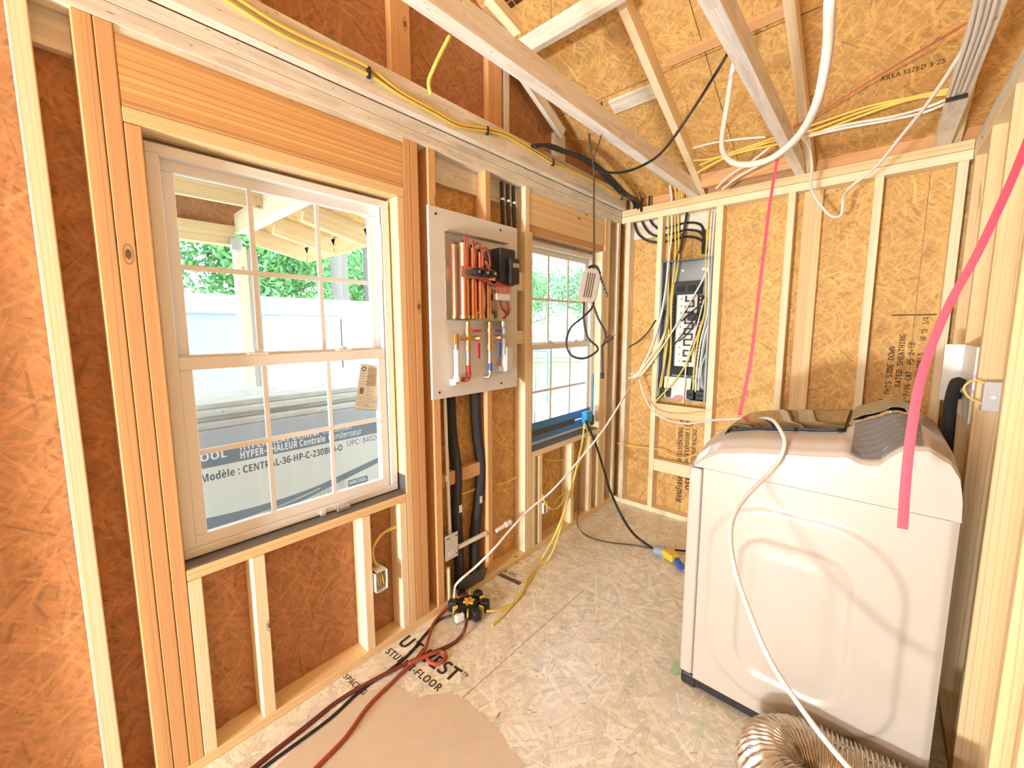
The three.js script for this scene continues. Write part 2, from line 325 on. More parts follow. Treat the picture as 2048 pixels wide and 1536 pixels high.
// ---- right wall (a stud partition)
const wallR = structure('wall_right');
box(wallR, 'sole_plate', M.pineB, XR, XR + D4, 0, ST, -D4, 3.0);
box(wallR, 'top_plate', M.pine, XR, XR + D4, PB, PM - 0.001, -D4, 3.0); box(wallR, 'top_plate', M.white, XR, XR + D4, PM + 0.001, H, -D4, 3.0);
for (const z of [0.02, 0.422, 0.822, 1.259, 1.644, 1.83, 2.08, 2.48, 2.9]) box(wallR, 'stud', M.pineB, XR, XR + D4 - 0.001, ST, PB, z, z + 0.0385, 0.0035);
bar(wallR, 'nailing_block', M.pine, [1.905, 2.12, 0.36], [1.905, 2.02, 0.41], 0.06, 0.03, [0, 1, 0.3]);
sheet(wallR, M.osbWall, XR + D4, XR + D4 + 0.012, 0, H, -D4, 1.2, 1); sheet(wallR, M.osbWall, XR + D4, XR + D4 + 0.012, 0, H, 1.202, 3.0, 1);

// ---- unseen far side and front; room length and doorway chosen for the light
const wallF = structure('wall_front');
box(wallF, 'wall_board', M.osb, -0.1, 0.35, -0.2, 2.5, ZF, ZF + 0.1, 0.002, 1); box(wallF, 'wall_board', M.osb, 1.75, 4.2, -0.2, 2.5, ZF, ZF + 0.1, 0.002, 1); box(wallF, 'unseen_door_head', M.osb, 0.352, 1.748, 2.1, 2.5, ZF, ZF + 0.1, 0.002, 0);
const wallE = structure('wall_end');
box(wallE, 'wall_board', M.osb, 4.1, 4.2, -0.2, 2.5, -0.1, ZF, 0.002, 1);
gable(wallE, 'gable_sheathing', M.osbWall, 4.15, 4.162, [-0.29, 4.4, 8.79], 2.502);
gable(wallF, 'eave_closure', M.osbWall, -0.05, -0.049, [8.36, 8.37], 2.502);

// ---- roof: trusses on two-foot centres, strand board decking
const ceil = structure('ceiling');
for (const [x0, x1] of [[0.527, 0.583], [1.15, 1.2], [1.75, 1.81], [2.36, 2.41], [2.97, 3.02], [3.58, 3.63]]) {
  box(ceil, 'bottom_chord', M.chord, x0, x1, H + 0.001, H + 0.091, -0.02, ZF, 0.003);
  const xm = (x0 + x1) / 2 + 0.045, u = (z) => 2.455 + 0.43 * z + 0.048;
  bar(ceil, 'rafter', M.pine, [xm, u(-0.2), -0.2], [xm, u(4.35), 4.35], 0.042, 0.089, [1, 0, 0]);
  bar(ceil, 'rafter', M.pine, [xm, u(-0.2), 9.0], [xm, u(4.35), 4.45], 0.042, 0.089, [1, 0, 0]);
}
const deckN = [-0.43, 1, 0];
function deck(x0, x1, z0, z1, m, far) {
  const y = (z) => 2.552 + 0.43 * z;
  const A = far ? [(x0 + x1) / 2, y(z0) + 0.006, 8.8 - z0] : [(x0 + x1) / 2, y(z0) + 0.006, z0], B = far ? [(x0 + x1) / 2, y(z1) + 0.006, 8.8 - z1] : [(x0 + x1) / 2, y(z1) + 0.006, z1];
  const g = barGeo(A, B, x1 - x0, 0.012, [1, 0, 0], 0.001);
  add(g, 'roof_deck_panel', m, ceil);
}
for (const [x0, x1] of [[-0.35, 0.84], [0.843, 2.06], [2.063, 3.28], [3.283, 4.4]]) for (const [z0, z1] of [[-0.32, 0.775], [0.782, 1.88], [1.887, 2.98], [2.987, 4.41]]) { deck(x0, x1, z0, z1, M.osb); deck(x0, x1, z0, z1, M.osb, true); }
box(ceil, 'added_peak_light_block', M.rubber, -0.4, 4.45, roofY(4.4) + 0.03, roofY(4.4) + 0.05, 4.2, 4.6, 0); for (const f of [0, 1]) { const y = (z) => 2.552 + 0.43 * z + 0.022, A = f ? [2.02, y(-0.33), 9.13] : [2.02, y(-0.33), -0.33], B = f ? [2.02, y(4.42), 4.38] : [2.02, y(4.42), 4.42]; bar(ceil, 'added_roof_light_block', M.rubber, A, B, 4.8, 0.012, [1, 0, 0], 0); }  // dark layer added above the decking to keep light out of its seams
// boards under the decking joint and lateral braces
{
  const y = (z) => 2.552 + 0.43 * z - 0.012;
  bar(ceil, 'decking_cleat', M.white, [0.28, y(0.72), 0.72], [0.60, y(0.72), 0.72], 0.09, 0.02, [0, 0.43, 1]);
  bar(ceil, 'lateral_brace', M.white, [-0.05, 2.99, 1.33], [0.66, 2.99, 1.33], 0.09, 0.038, [0, 1, 0]);
  bar(ceil, 'decking_cleat', M.pineC, [0.66, y(0.84), 0.84], [1.2, y(0.84), 0.84], 0.05, 0.02, [0, 0.43, 1]);
  bar(ceil, 'cut_block', M.pine, [0.588, 2.56, 2.12], [0.588, 2.53, 1.98], 0.04, 0.05, [0, 1, 0]);
  bar(ceil, 'eave_block', M.pineC, [0.62, 2.50, 0.05], [1.15, 2.50, 0.05], 0.09, 0.03, [0, 1, 0]);
}

// ---------------------------------------------------------------- windows
function makeWindow(name, dz, tidy) {
  const w = structure(name); w.position.set(0, dz[1], dz[0]);
  const Z0 = 2.108, Z1 = 2.933, Y0 = 0.727, Y1 = 2.058, b = (p, n, m, ...a) => box(p, n, m, ...a);
  const rail = (x0, x1, z0, z1, y0, y1, fw, fh, n, m = M.vinyl) => {          // a mitred ring merged into one part
    const g = [boxGeo(x0, x1, y0, y0 + fh, z0, z1, 0.003), boxGeo(x0, x1, y1 - fh, y1, z0, z1, 0.003), boxGeo(x0, x1, y0 + fh, y1 - fh, z0, z0 + fw, 0.003), boxGeo(x0, x1, y0 + fh, y1 - fh, z1 - fw, z1, 0.003)];
    return add(joined(g), n, m, w);
  };
  rail(-0.135, -0.055, Z0, Z1, Y0, Y1, 0.034, 0.03, 'frame');
  rail(-0.128, -0.1, Z0 + 0.03, Z1 - 0.03, Y0 + 0.02, Y1 - 0.02, 0.03, 0.03, 'outer_stop');
  const up = rail(-0.118, -0.092, 2.15, 2.897, 1.374, 2.03, 0.036, 0.038, 'upper_sash');
  b(up, 'pane', M.glass, -0.1065, -0.1035, 1.41, 1.998, 2.182, 2.876, 0);
  const lo = rail(-0.088, -0.062, 2.148, 2.899, 0.757, 1.403, 0.036, 0.04, 'lower_sash');
  b(lo, 'pane', M.glass, -0.0795, -0.0765, 0.785, 1.366, 2.178, 2.868, 0);
  for (const z of [2.646, 2.407]) { b(up, 'muntin', M.vinyl, -0.11, -0.1, 1.41, 1.998, z - 0.009, z + 0.009, 0.003); b(lo, 'muntin', M.vinyl, -0.083, -0.073, 0.79, 1.364, z - 0.009, z + 0.009, 0.003); }
  b(up, 'muntin', M.vinyl, -0.1095, -0.1005, 1.691, 1.709, 2.184, 2.874, 0.003); b(lo, 'muntin', M.vinyl, -0.0825, -0.0735, 1.07, 1.088, 2.18, 2.866, 0.003);
  for (const z of [2.665, 2.337]) { const l = b(lo, 'sash_lock', M.vinyl, -0.085, -0.058, 1.403, 1.413, z - 0.035, z + 0.035, 0.004); b(l, 'lock_lever', M.vinyl, -0.078, -0.064, 1.413, 1.423, z - 0.012, z + 0.014, 0.004); }
  for (const z of [2.143, 2.152]) b(w, 'jamb_track', M.vinyl, -0.09, -0.0585, 1.405, 2.03, z - 0.0025, z + 0.0025, 0.001);
  if (tidy) { b(w, 'jamb_latch', M.whitePlastic, -0.07, -0.056, 1.72, 1.95, 2.146, 2.151, 0.001); b(w, 'sill_clip', M.whitePlastic, -0.057, -0.047, 0.722, 0.745, 2.46, 2.482, 0.002); const c = b(w, 'sash_lift', M.steel, -0.054, -0.03, 0.722, 0.742, 2.36, 2.42, 0.004); b(c, 'lift_tab', M.steel, -0.05, -0.02, 0.74, 0.747, 2.375, 2.405, 0.002); }
  return w;
}
const win1 = makeWindow('window_1', [0, 0], true);
const win2 = makeWindow('window_2', [-1.805, -0.012], false);
box(win1, 'flashing_membrane', M.membrane, -D4, -0.002, 0.7175, 0.7215, 2.0995, 2.9395, 0.001, 2); box(win1, 'flashing_membrane', M.membrane, -D4, -0.004, 0.7215, 0.805, 2.096, 2.0985, 0.0005, 1);
box(win2, 'flashing_membrane', M.membrane, -D4, -0.002, 0.7075, 0.711, 2.0995, 2.9475, 0.001, 2);
// maker's paper stuck on the lower pane
{
  const A = V([-0.075, 1.327, 2.295]), B = V([-0.075, 1.339, 2.188]), C = V([-0.075, 1.127, 2.267]);
  const w = A.distanceTo(B), h = A.distanceTo(C), t = canvas(256, 448, (g, W, Hh) => {
    g.fillStyle = '#d8d2c0'; g.fillRect(0, 0, W, Hh); g.strokeStyle = '#555'; g.lineWidth = 4; g.strokeRect(3, 3, W - 6, Hh - 6);
    g.fillStyle = '#333'; g.beginPath(); g.arc(42, 46, 24, 0, 7); g.fill(); g.fillStyle = '#d8d2c0'; g.beginPath(); g.arc(42, 46, 15, 0, 7); g.fill();
    g.fillStyle = '#b3a58a'; g.fillRect(90, 20, 110, 190); g.fillStyle = '#6b6558'; for (let i = 0; i < 26; i++) g.fillRect(16 + (i % 2) * 90, 90 + i * 13, rr(40, 130), 3);
    g.fillStyle = '#777060'; g.fillRect(24, 232, 46, 60); for (let i = 0; i < 5; i++) { g.fillStyle = '#6b6558'; g.fillRect(16, 330 + i * 22, 220, 2); }
  }, { clamp: true });
  const s = add(boxGeo(-0.0004, 0.0004, -h / 2, h / 2, -w / 2, w / 2, 0), 'maker_sticker', std({ map: t, roughness: 0.8 }));
  const uv = s.geometry.attributes.uv, p = s.geometry.attributes.position;
  for (let i = 0; i < p.count; i++) uv.setXY(i, 0.5 - p.getZ(i) / w, 0.5 + p.getY(i) / h);
  s.rotation.x = -0.2; s.position.copy(B.clone().add(C).multiplyScalar(0.5));
  tag(s, 'tilted paper sticker with print on the large window\'s lower right pane', 'sticker');
}

// cladding layer added outside to stop daylight leaking through the wall joints
box(wallB, 'added_light_block', M.board, -0.12, 4.2, -0.2, 2.5, -0.125, -0.102, 0.001, 0);
for (const [y0, y1, z0, z1] of [[-0.2, 2.5, 2.938, ZF + 0.1], [-0.2, 0.72, 2.1, 2.94], [2.07, 2.5, 2.1, 2.94], [-0.2, 2.5, 1.14, 2.1], [-0.2, 0.7, 0.295, 1.142], [2.06, 2.5, 0.295, 1.142], [-0.2, 2.5, -0.12, 0.297]]) box(wallL, 'added_light_block', M.board, -0.12, -0.102, y0, y1, z0, z1, 0.001, 1);

// ================================================================ washing machine, its side to the room
{
  const X0 = 1.085, X1 = 1.82, Z0 = 0.8, Z1 = 1.5, YS = 0.95;
  const w = thing('washing_machine', 'large white top-loading washing machine with black glass lid', 'washer', null, [1.45, 0, 1.15]);
  const sub = (geo, n, m, p = w) => { geo.translate(-1.45, 0, -1.15); return add(geo, n, m, p); };
  const enamel = phys({ color: rgb(0.52, 0.465, 0.405), roughness: 0.32, clearcoat: 0.5, clearcoatRoughness: 0.15 });
  // cabinet with stamped stiffening rings on the side that shows
  const sd = (x, y, cx, cy, hx, hy, r) => { const dx = Math.abs(x - cx) - hx + r, dy = Math.abs(y - cy) - hy + r; return Math.hypot(Math.max(dx, 0), Math.max(dy, 0)) + Math.min(Math.max(dx, dy), 0) - r; };
  const sm = (a, b, t) => { t = Math.min(1, Math.max(0, (t - a) / (b - a))); return t * t * (3 - 2 * t); };
  const nx = 110, ny = 130, side = new THREE.PlaneGeometry(X1 - X0 - 0.058, YS - 0.05, nx, ny), sp = side.attributes.position;
  for (let i = 0; i < sp.count; i++) {
    const x = sp.getX(i) + (X0 + X1) / 2 + 0.027, y = sp.getY(i) + YS / 2 + 0.025;
    const o = sd(x, y, 1.455, 0.48, 0.275, 0.37, 0.2), q = sd(x, y, 1.445, 0.47, 0.16, 0.265, 0.09), c = sd(x, y, 1.44, 0.47, 0.115, 0.215, 0.06);
    const z = 0.008 * sm(0.012, -0.012, o) - 0.008 * sm(0.01, -0.012, q) + 0.003 * sm(0.02, -0.02, c);
    const ex = Math.min(x - X0 - 0.056, X1 - x), ey = Math.min(y - 0.05, YS - y);
    sp.setXYZ(i, x, y, Z1 + z - 0.008 * sm(0.02, 0, X1 - x) - 0.001);
  }
  side.computeVertexNormals(); sub(side, 'side_panel', enamel);
  sub(boxGeo(X0 + 0.004, X1 - 0.002, 0.05, YS - 0.004, Z0, Z1 - 0.012, 0.01), 'cabinet', enamel);
  sub(boxGeo(X0, X0 + 0.052, 0.055, YS - 0.003, Z0, Z1, 0.012), 'front_panel', enamel);
  sub(boxGeo(X0 + 0.006, X0 + 0.07, 0.0, 0.058, Z0 + 0.01, Z1 - 0.002, 0.012), 'front_plinth', M.black);
  sub(boxGeo(X0 + 0.05, X1 - 0.01, 0.012, 0.05, Z0 + 0.01, Z1 - 0.006, 0.004), 'base_frame', M.black);
  // top cover: a crowned shell that rises to the console at the back
  const prof = [[1.085, 0.965], [1.09, 0.99], [1.11, 1.025], [1.15, 1.062], [1.2, 1.092], [1.3, 1.114], [1.45, 1.134], [1.54, 1.148], [1.57, 1.165], [1.613, 1.187], [1.66, 1.214], [1.68, 1.217], [1.70, 1.21], [1.726, 1.19], [1.783, 1.15], [1.805, 1.112], [1.816, 1.05], [1.82, 0.965]];
  const T = (x) => { let i = 1; while (i < prof.length - 1 && prof[i][0] < x) i++; const [a, b] = [prof[i - 1], prof[i]], t = sm(0, 1, (x - a[0]) / (b[0] - a[0])) * 0.4 + 0.6 * (x - a[0]) / (b[0] - a[0]); return a[1] + (b[1] - a[1]) * t; };
  const endDrop = (x) => { const q = [[1.56, 0.06], [1.6, 0.1], [1.64, 0.115], [1.70, 0.06], [1.74, 0.028], [1.82, 0.02]]; let i = 1; while (i < q.length - 1 && q[i][0] < x) i++; return q[i - 1][1] + (q[i][1] - q[i - 1][1]) * (x - q[i - 1][0]) / (q[i][0] - q[i - 1][0]); };
  const drop = (x, z) => { const e = Math.min(Z1 - z, z - Z0); if (x > 1.56) return endDrop(x) * Math.min(1, Math.max(0, (0.16 - e) / 0.145)) + 0.012 * sm(0.012, 0, e); return (0.03 * sm(0.2, 0, e) + 0.026 * sm(0.06, 0, e)) + 0.012 * sm(0.012, 0, e); };
  const xs = [], zs = []; for (let i = 0; i <= 70; i++) xs.push(X0 + (X1 - X0) * (0.5 - 0.5 * Math.cos(Math.PI * i / 70))); for (let j = 0; j <= 50; j++) zs.push(Z0 + (Z1 - Z0) * (0.5 - 0.5 * Math.cos(Math.PI * j / 50)));
  const hgt = (x, z) => Math.max(YS + 0.003, T(x) - drop(x, z));
  const surf = (xa, za, off, skirt) => {
    const pos = [], idx = [], nz = za.length;
    xa.forEach((x) => za.forEach((z) => pos.push(x, hgt(x, z) + off, z)));
    for (let i = 0; i < xa.length - 1; i++) for (let j = 0; j < nz - 1; j++) { const a = i * nz + j, b = a + nz; idx.push(a, a + 1, b, b, a + 1, b + 1); }
    const ring = []; for (let j = 0; j < nz; j++) ring.push(j); for (let i = 1; i < xa.length; i++) ring.push(i * nz + nz - 1); for (let j = nz - 2; j >= 0; j--) ring.push((xa.length - 1) * nz + j); for (let i = xa.length - 2; i > 0; i--) ring.push(i * nz);
    const base = pos.length / 3; for (const k of ring) { pos.push(pos[k * 3], pos[k * 3 + 1], pos[k * 3 + 2]); } const low = pos.length / 3;
    for (const k of ring) pos.push(pos[k * 3], typeof skirt === 'number' ? skirt : pos[k * 3 + 1] - skirt[0], pos[k * 3 + 2]);
    for (let i = 0; i < ring.length; i++) { const a = base + i, b = base + (i + 1) % ring.length, c = low + i, d = low + (i + 1) % ring.length; idx.push(a, c, b, b, c, d); }
    const g = new THREE.BufferGeometry(); g.setAttribute('position', new THREE.Float32BufferAttribute(pos, 3)); g.setIndex(idx); g.computeVertexNormals(); return g;
  };
  const top = sub(surf(xs, zs, 0, YS + 0.0015), 'top_cover', enamel);
  const lin = (a, b, n) => Array.from({ length: n + 1 }, (_, i) => a + (b - a) * i / n);
  const lidGlass = phys({ color: rgb(0.02, 0.016, 0.014), roughness: 0.05, ior: 1.45 });
  const lid = sub(surf(lin(1.185, 1.545, 16), lin(0.83, 1.372, 18), 0.013, [0.016]), 'glass_lid', lidGlass);
  sub(surf(lin(1.178, 1.55, 16), lin(0.825, 1.38, 18), 0.004, [0.01]), 'lid_seal', M.black);
  const con = sub(surf(lin(1.553, 1.70, 12), lin(0.83, 1.335, 14), 0.004, [0.012]), 'control_panel', phys({ color: rgb(0.05, 0.045, 0.045), roughness: 0.12, clearcoat: 1 }));
  // crumpled clear film still on the console
  const film = phys({ color: rgb(0.17, 0.17, 0.17), roughness: 0.3, clearcoat: 0.6, clearcoatRoughness: 0.1, side: THREE.DoubleSide });
  const fg = surf(lin(1.57, 1.728, 34), lin(1.342, 1.484, 26), 0.002, [0.0005]), fp = fg.attributes.position;
  for (let i = 0; i < fp.count; i++) { const x = fp.getX(i), z = fp.getZ(i); fp.setY(i, fp.getY(i) + 0.0016 + 0.0016 * Math.sin(x * 140 + z * 90) * Math.sin(z * 210 - x * 60)); }
  fg.computeVertexNormals(); sub(fg, 'protective_film', film);
  const f2 = surf(lin(1.56, 1.70, 26), lin(0.9, 1.25, 40), 0.006, [0.0005]), f2p = f2.attributes.position;
  for (let i = 0; i < f2p.count; i++) { const x = f2p.getX(i), z = f2p.getZ(i); f2p.setY(i, f2p.getY(i) + 0.003 + 0.003 * Math.sin(x * 120 + z * 60) * Math.sin(z * 130 - x * 50)); }
  f2.computeVertexNormals(); sub(f2, 'protective_film', film);
  // near end of the console: grey film-covered label
  const ek = [[1.572, 1.10], [1.565, 1.165], [1.63, 1.195], [1.69, 1.2], [1.715, 1.18], [1.725, 1.145], [1.64, 1.085]];
}
// crumpled dryer duct on the floor beside it
{
  const path = [[1.87, 0.1, 1.61], [1.76, 0.1, 1.605], [1.64, 0.1, 1.615], [1.53, 0.105, 1.63], [1.46, 0.105, 1.69], [1.47, 0.105, 1.78], [1.56, 0.1, 1.83], [1.68, 0.1, 1.85], [1.8, 0.1, 1.88]];
  const c = new THREE.CatmullRomCurve3(path.map(V), false, 'centripetal'), N = 420, RAD = 30, g = new THREE.TubeGeometry(c, N, 0.094, RAD, false), p = g.attributes.position;
  for (let i = 0; i <= N; i++) { const q = c.getPointAt(i / N), k = i % 6 < 3 ? 1.045 : 0.93; for (let j = 0; j <= RAD; j++) { const n = i * (RAD + 1) + j, s = k + 0.03 * Math.sin(j * 2.9 + i * 0.9) + (rnd() - 0.5) * 0.035; p.setXYZ(n, q.x + (p.getX(n) - q.x) * s, Math.max(0.003, q.y + (p.getY(n) - q.y) * s), q.z + (p.getZ(n) - q.z) * s); } }
  g.computeVertexNormals();
  tag(add(g, 'flexible_duct', std({ color: rgb(0.78, 0.7, 0.58), metalness: 0.9, roughness: 0.34, side: THREE.DoubleSide })), 'crumpled silver foil duct curled on the floor by the washer', 'duct');
}

// ================================================================ tankless water heater on its white board
tag(box(null, 'mounting_board', M.board, 0.001, 0.015, 1.147, 2.068, 1.308, 1.942, 0.002, 1), 'tall white board screwed to the studs behind the water heater', 'board');
{ const b = scene.getObjectByName('mounting_board'); for (const [y, z] of [[2.035, 1.90], [2.035, 1.45], [1.18, 1.90], [1.18, 1.45]]) cyl(b, 'screw', M.rubber, [0.0145, y, z], [0.017, y, z], 0.006); }
{
  const t = thing('water_heater', 'open electric tankless water heater with copper tubes on the white board', 'water heater', null, [0.015, 1.535, 1.63]);
  const O = [0.015, 1.535, 1.63], L = (geo, n, m, p = t) => { geo.translate(-O[0], -O[1], -O[2]); return add(geo, n, m, p); };
  const Zp = (u, v) => v;                                     // heights and places below are in the room's metres
  L(boxGeo(0.016, 0.02, 1.535, 1.966, 1.412, 1.851, 0.001), 'chassis', std({ color: rgb(0.5, 0.49, 0.46), metalness: 0.8, roughness: 0.22 }));
  for (const [a] of [[0]]) { L(boxGeo(0.02, 0.075, 1.535, 1.538, 1.412, 1.851, 0.0005), 'chassis_lip', std({ color: rgb(0.5, 0.49, 0.46), metalness: 0.8, roughness: 0.25 })); L(boxGeo(0.02, 0.045, 1.963, 1.966, 1.412, 1.851, 0.0005), 'chassis_lip', M.galv); }
  const tubes = [[1.757, 0.025, 1.55, 1.90], [1.697, 0.02, 1.55, 1.885], [1.645, 0.02, 1.55, 1.87]];
  for (const [z, r, y0, y1] of tubes) {
    const b = L(cylGeo([0.05, y0, z], [0.05, y1, z], r, r, 20), 'heating_tube', M.copper);
    L(cylGeo([0.05, y1 - 0.005, z], [0.05, y1 + 0.014, z], r + 0.004, r + 0.004, 6), 'brass_plug', M.brass, b); L(cylGeo([0.05, y1 + 0.012, z], [0.05, y1 + 0.03, z], 0.012, 0.012, 12), 'element_terminal', M.black, b);
    L(cylGeo([0.05, y0 - 0.006, z], [0.05, y0 + 0.012, z], r + 0.003, r + 0.003, 20), 'collar', M.brass, b);
  }
  L(tubeGeo([[0.045, 1.56, 1.582], [0.045, 1.70, 1.582], [0.045, 1.80, 1.585], [0.045, 1.835, 1.60], [0.05, 1.845, 1.625]], 0.014, 30, 14), 'outlet_pipe', M.copper);
  L(cylGeo([0.045, 1.55, 1.582], [0.045, 1.60, 1.582], 0.018, 0.018, 6), 'brass_union', M.brass);
  L(tubeGeo([[0.05, 1.57, 1.697], [0.05, 1.572, 1.67], [0.05, 1.57, 1.645]], 0.013, 12, 12), 'cross_pipe', M.copper);
  L(boxGeo(0.074, 0.08, 1.745, 1.80, 1.56, 1.80, 0.001), 'thermostat_bracket', std({ color: rgb(0.75, 0.5, 0.36), metalness: 0.9, roughness: 0.3 }));
  for (const z of [1.72, 1.66, 1.605]) { const k = L(cylGeo([0.08, 1.775, z], [0.118, 1.775, z], 0.0195, 0.0195, 18), 'thermostat', M.black); L(cylGeo([0.118, 1.775, z], [0.124, 1.775, z], 0.007, 0.007, 8), 'terminal', M.steel, k); }
  const cb = L(boxGeo(0.02, 0.085, 1.73, 1.925, 1.402, 1.525, 0.008), 'control_box', M.black);
  L(boxGeo(0.085, 0.11, 1.735, 1.875, 1.395, 1.47, 0.008), 'display_housing', M.black, cb); L(boxGeo(0.1095, 0.1115, 1.825, 1.848, 1.405, 1.452, 0.0005), 'display', std({ color: rgb(0.35, 0.36, 0.35), roughness: 0.2 }), cb); L(cylGeo([0.109, 1.77, 1.425], [0.115, 1.77, 1.425], 0.013, 0.013, 18), 'dial', M.rubber, cb);
  L(boxGeo(0.03, 0.06, 1.648, 1.685, 1.42, 1.53, 0.002), 'terminal_block', M.whitePlastic);
  for (let i = 0; i < 6; i++) { const z = 1.432 + i * 0.018; L(tubeGeo([[0.06, 1.645, z], [0.07, 1.61, z], [0.065, 1.575, 1.455 + (i - 2.5) * 0.006], [0.05, 1.55, 1.468 + (i - 2.5) * 0.003]], 0.0034, 18, 6), 'wire', i % 3 === 1 ? M.cableBlack : M.wireRed); }
  for (let i = 0; i < 7; i++) { const z = 1.428 + i * 0.017; L(tubeGeo([[0.06, 1.686, z], [0.085, 1.715 + i * 0.004, z + 0.02], [0.088, 1.722, 1.56 + i * 0.004], [0.09, 1.73 + 0.002 * i, 1.62], [0.09, 1.748, 1.655 + (i % 3) * 0.03]], 0.0034, 24, 6), 'wire', M.wireRed); }
  for (const [z, r, y0, y1] of tubes) { L(tubeGeo([[0.05, y1 + 0.026, z], [0.07, y1 + 0.045, z + 0.012], [0.085, y1 - 0.02, z + 0.02], [0.082, y1 - 0.1, z + 0.004], [0.085, 1.80, z - 0.02]], 0.004, 26, 6), 'wire', M.wireRed); L(tubeGeo([[0.05, y1 + 0.026, z], [0.075, y1 + 0.038, z - 0.02], [0.09, y1 - 0.05, z - 0.035], [0.085, 1.80, z - 0.035]], 0.004, 26, 6), 'wire', M.wireRed); }
  for (const [y, z] of [[1.945, 1.838], [1.55, 1.838], [1.55, 1.423], [1.945, 1.423]]) L(cylGeo([0.019, y, z], [0.023, y, z], 0.006), 'screw', M.steel);
}
function valveSet(z, y0, red, label, waste) {
  const m = red ? M.red : M.blue, t = thing('service_valve', label, 'valve', null, [0.015, y0 - 0.2, z]);
  const O = [0.015, y0 - 0.2, z], L = (geo, n, mm, p = t) => { geo.translate(-O[0], -O[1], -O[2]); return add(geo, n, mm, p); };
  const X = 0.05;
  L(joined([cylGeo([X, y0, z], [X, y0 - 0.035, z], 0.015, 0.015, 8), cylGeo([X, y0 - 0.035, z], [X, y0 - 0.06, z], 0.02, 0.02, 8), cylGeo([X, y0 - 0.06, z], [X, y0 - 0.155, z], 0.016, 0.016, 16), cylGeo([X, y0 - 0.12, z], [X, y0 - 0.145, z], 0.021, 0.021, 6)]), 'valve_body', M.brass);
  L(joined([cylGeo([X, y0 - 0.085, z], [X, y0 - 0.085, z - 0.05], 0.012, 0.012, 14), cylGeo([X, y0 - 0.085, z - 0.05], [X + 0.02, y0 - 0.085, z - 0.066], 0.015, 0.015, 6)]), 'drain_port', M.brass);
  const lv = L(boxGeo(X + 0.018, X + 0.03, y0 - 0.053, y0 - 0.041, z - 0.07, z - 0.005, 0.003), 'lever_handle', m); L(cylGeo([X, y0 - 0.047, z - 0.012], [X + 0.02, y0 - 0.047, z - 0.012], 0.007, 0.007, 8), 'lever_stem', M.steel, lv);
  L(joined([boxGeo(X + 0.02, X + 0.026, y0 - 0.19, y0 - 0.11, z - 0.062, z - 0.044, 0.003), cylGeo([X + 0.022, y0 - 0.1, z - 0.054], [X + 0.022, y0 - 0.12, z - 0.054], 0.004, 0.004, 8)]), 'drain_handle', m);
  L(cylGeo([X, y0 - 0.155, z], [X, y0 - 0.205, z], 0.0145, 0.0145, 16), 'threaded_nipple', M.steel); L(cylGeo([X, y0 - 0.205, z], [X, y0 - 0.222, z], 0.018, 0.018, 6), 'hex_nut', M.brass);
  L(cylGeo([X, y0 - 0.222, z], [X, y0 - 0.262, z], 0.0125, 0.0125, 14), 'pipe_sleeve', m);
  L(joined([tubeGeo([[X, y0 - 0.26, z], [X, y0 - 0.285, z], [X - 0.005, y0 - 0.297, z + 0.006], [0.016, y0 - 0.3, z + 0.012]], 0.012, 20, 12), cylGeo([X, y0 - 0.262, z], [X, y0 - 0.272, z], 0.0155, 0.0155, 14)]), 'elbow', red ? M.cableRed : M.steel);
  if (waste) {
    L(joined([cylGeo([X, y0 - 0.085, z], [X, y0 - 0.085, z + 0.075], 0.013, 0.013, 14), cylGeo([X, y0 - 0.06, z + 0.08], [X, y0 - 0.11, z + 0.08], 0.019, 0.019, 14), boxGeo(X - 0.018, X + 0.018, y0 - 0.115, y0 - 0.06, z + 0.098, z + 0.104, 0.002)]), 'relief_valve', M.brass);
    L(joined([cylGeo([X, y0 - 0.11, z + 0.08], [X, y0 - 0.14, z + 0.08], 0.015, 0.015, 14)]), 'relief_coupling', M.steel);
    L(joined([cylGeo([X, y0 - 0.14, z + 0.08], [X, y0 - 0.285, z + 0.08], 0.0135, 0.0135, 14), cylGeo([X, y0 - 0.27, z + 0.08], [X, y0 - 0.3, z + 0.08], 0.018, 0.018, 14), cylGeo([X, y0 - 0.3, z + 0.08], [X - 0.03, y0 - 0.306, z + 0.092], 0.018, 0.018, 14)]), 'relief_pipe', M.whitePlastic);
  }
}
valveSet(1.735, 1.53, true, 'brass hot water valve with red levers and white relief pipe', true);
valveSet(1.575, 1.53, false, 'brass cold water valve with blue levers under the water heater', false);
{
  const t = thing('conduit_fitting', 'pale grey conduit elbow box beneath the heater wiring', 'conduit', null, [0.045, 1.25, 1.455]);
  const L = (geo, n, m) => { geo.translate(-0.045, -1.25, -1.455); return add(geo, n, m, t); };
  L(joined([cylGeo([0.045, 1.535, 1.462], [0.045, 1.50, 1.462], 0.02, 0.02, 16), cylGeo([0.045, 1.52, 1.462], [0.045, 1.512, 1.462], 0.024, 0.024, 6)]), 'connector', M.galv);
  L(joined(Array.from({ length: 12 }, (_, i) => cylGeo([0.045, 1.5 - i * 0.0085, 1.462], [0.045, 1.494 - i * 0.0085, 1.462], 0.0175, 0.0175, 14)).concat([cylGeo([0.045, 1.5, 1.462], [0.045, 1.395, 1.462], 0.016, 0.016, 14)])), 'flexible_conduit', M.greyPlastic);
  L(boxGeo(0.018, 0.075, 1.25, 1.40, 1.415, 1.475, 0.016), 'access_body', M.greyPlastic); L(boxGeo(0.074, 0.079, 1.262, 1.388, 1.421, 1.469, 0.002), 'cover_plate', M.greyPlastic); L(cylGeo([0.04, 1.27, 1.478], [0.04, 1.27, 1.50], 0.018, 0.018, 14), 'side_hub', M.greyPlastic);
}

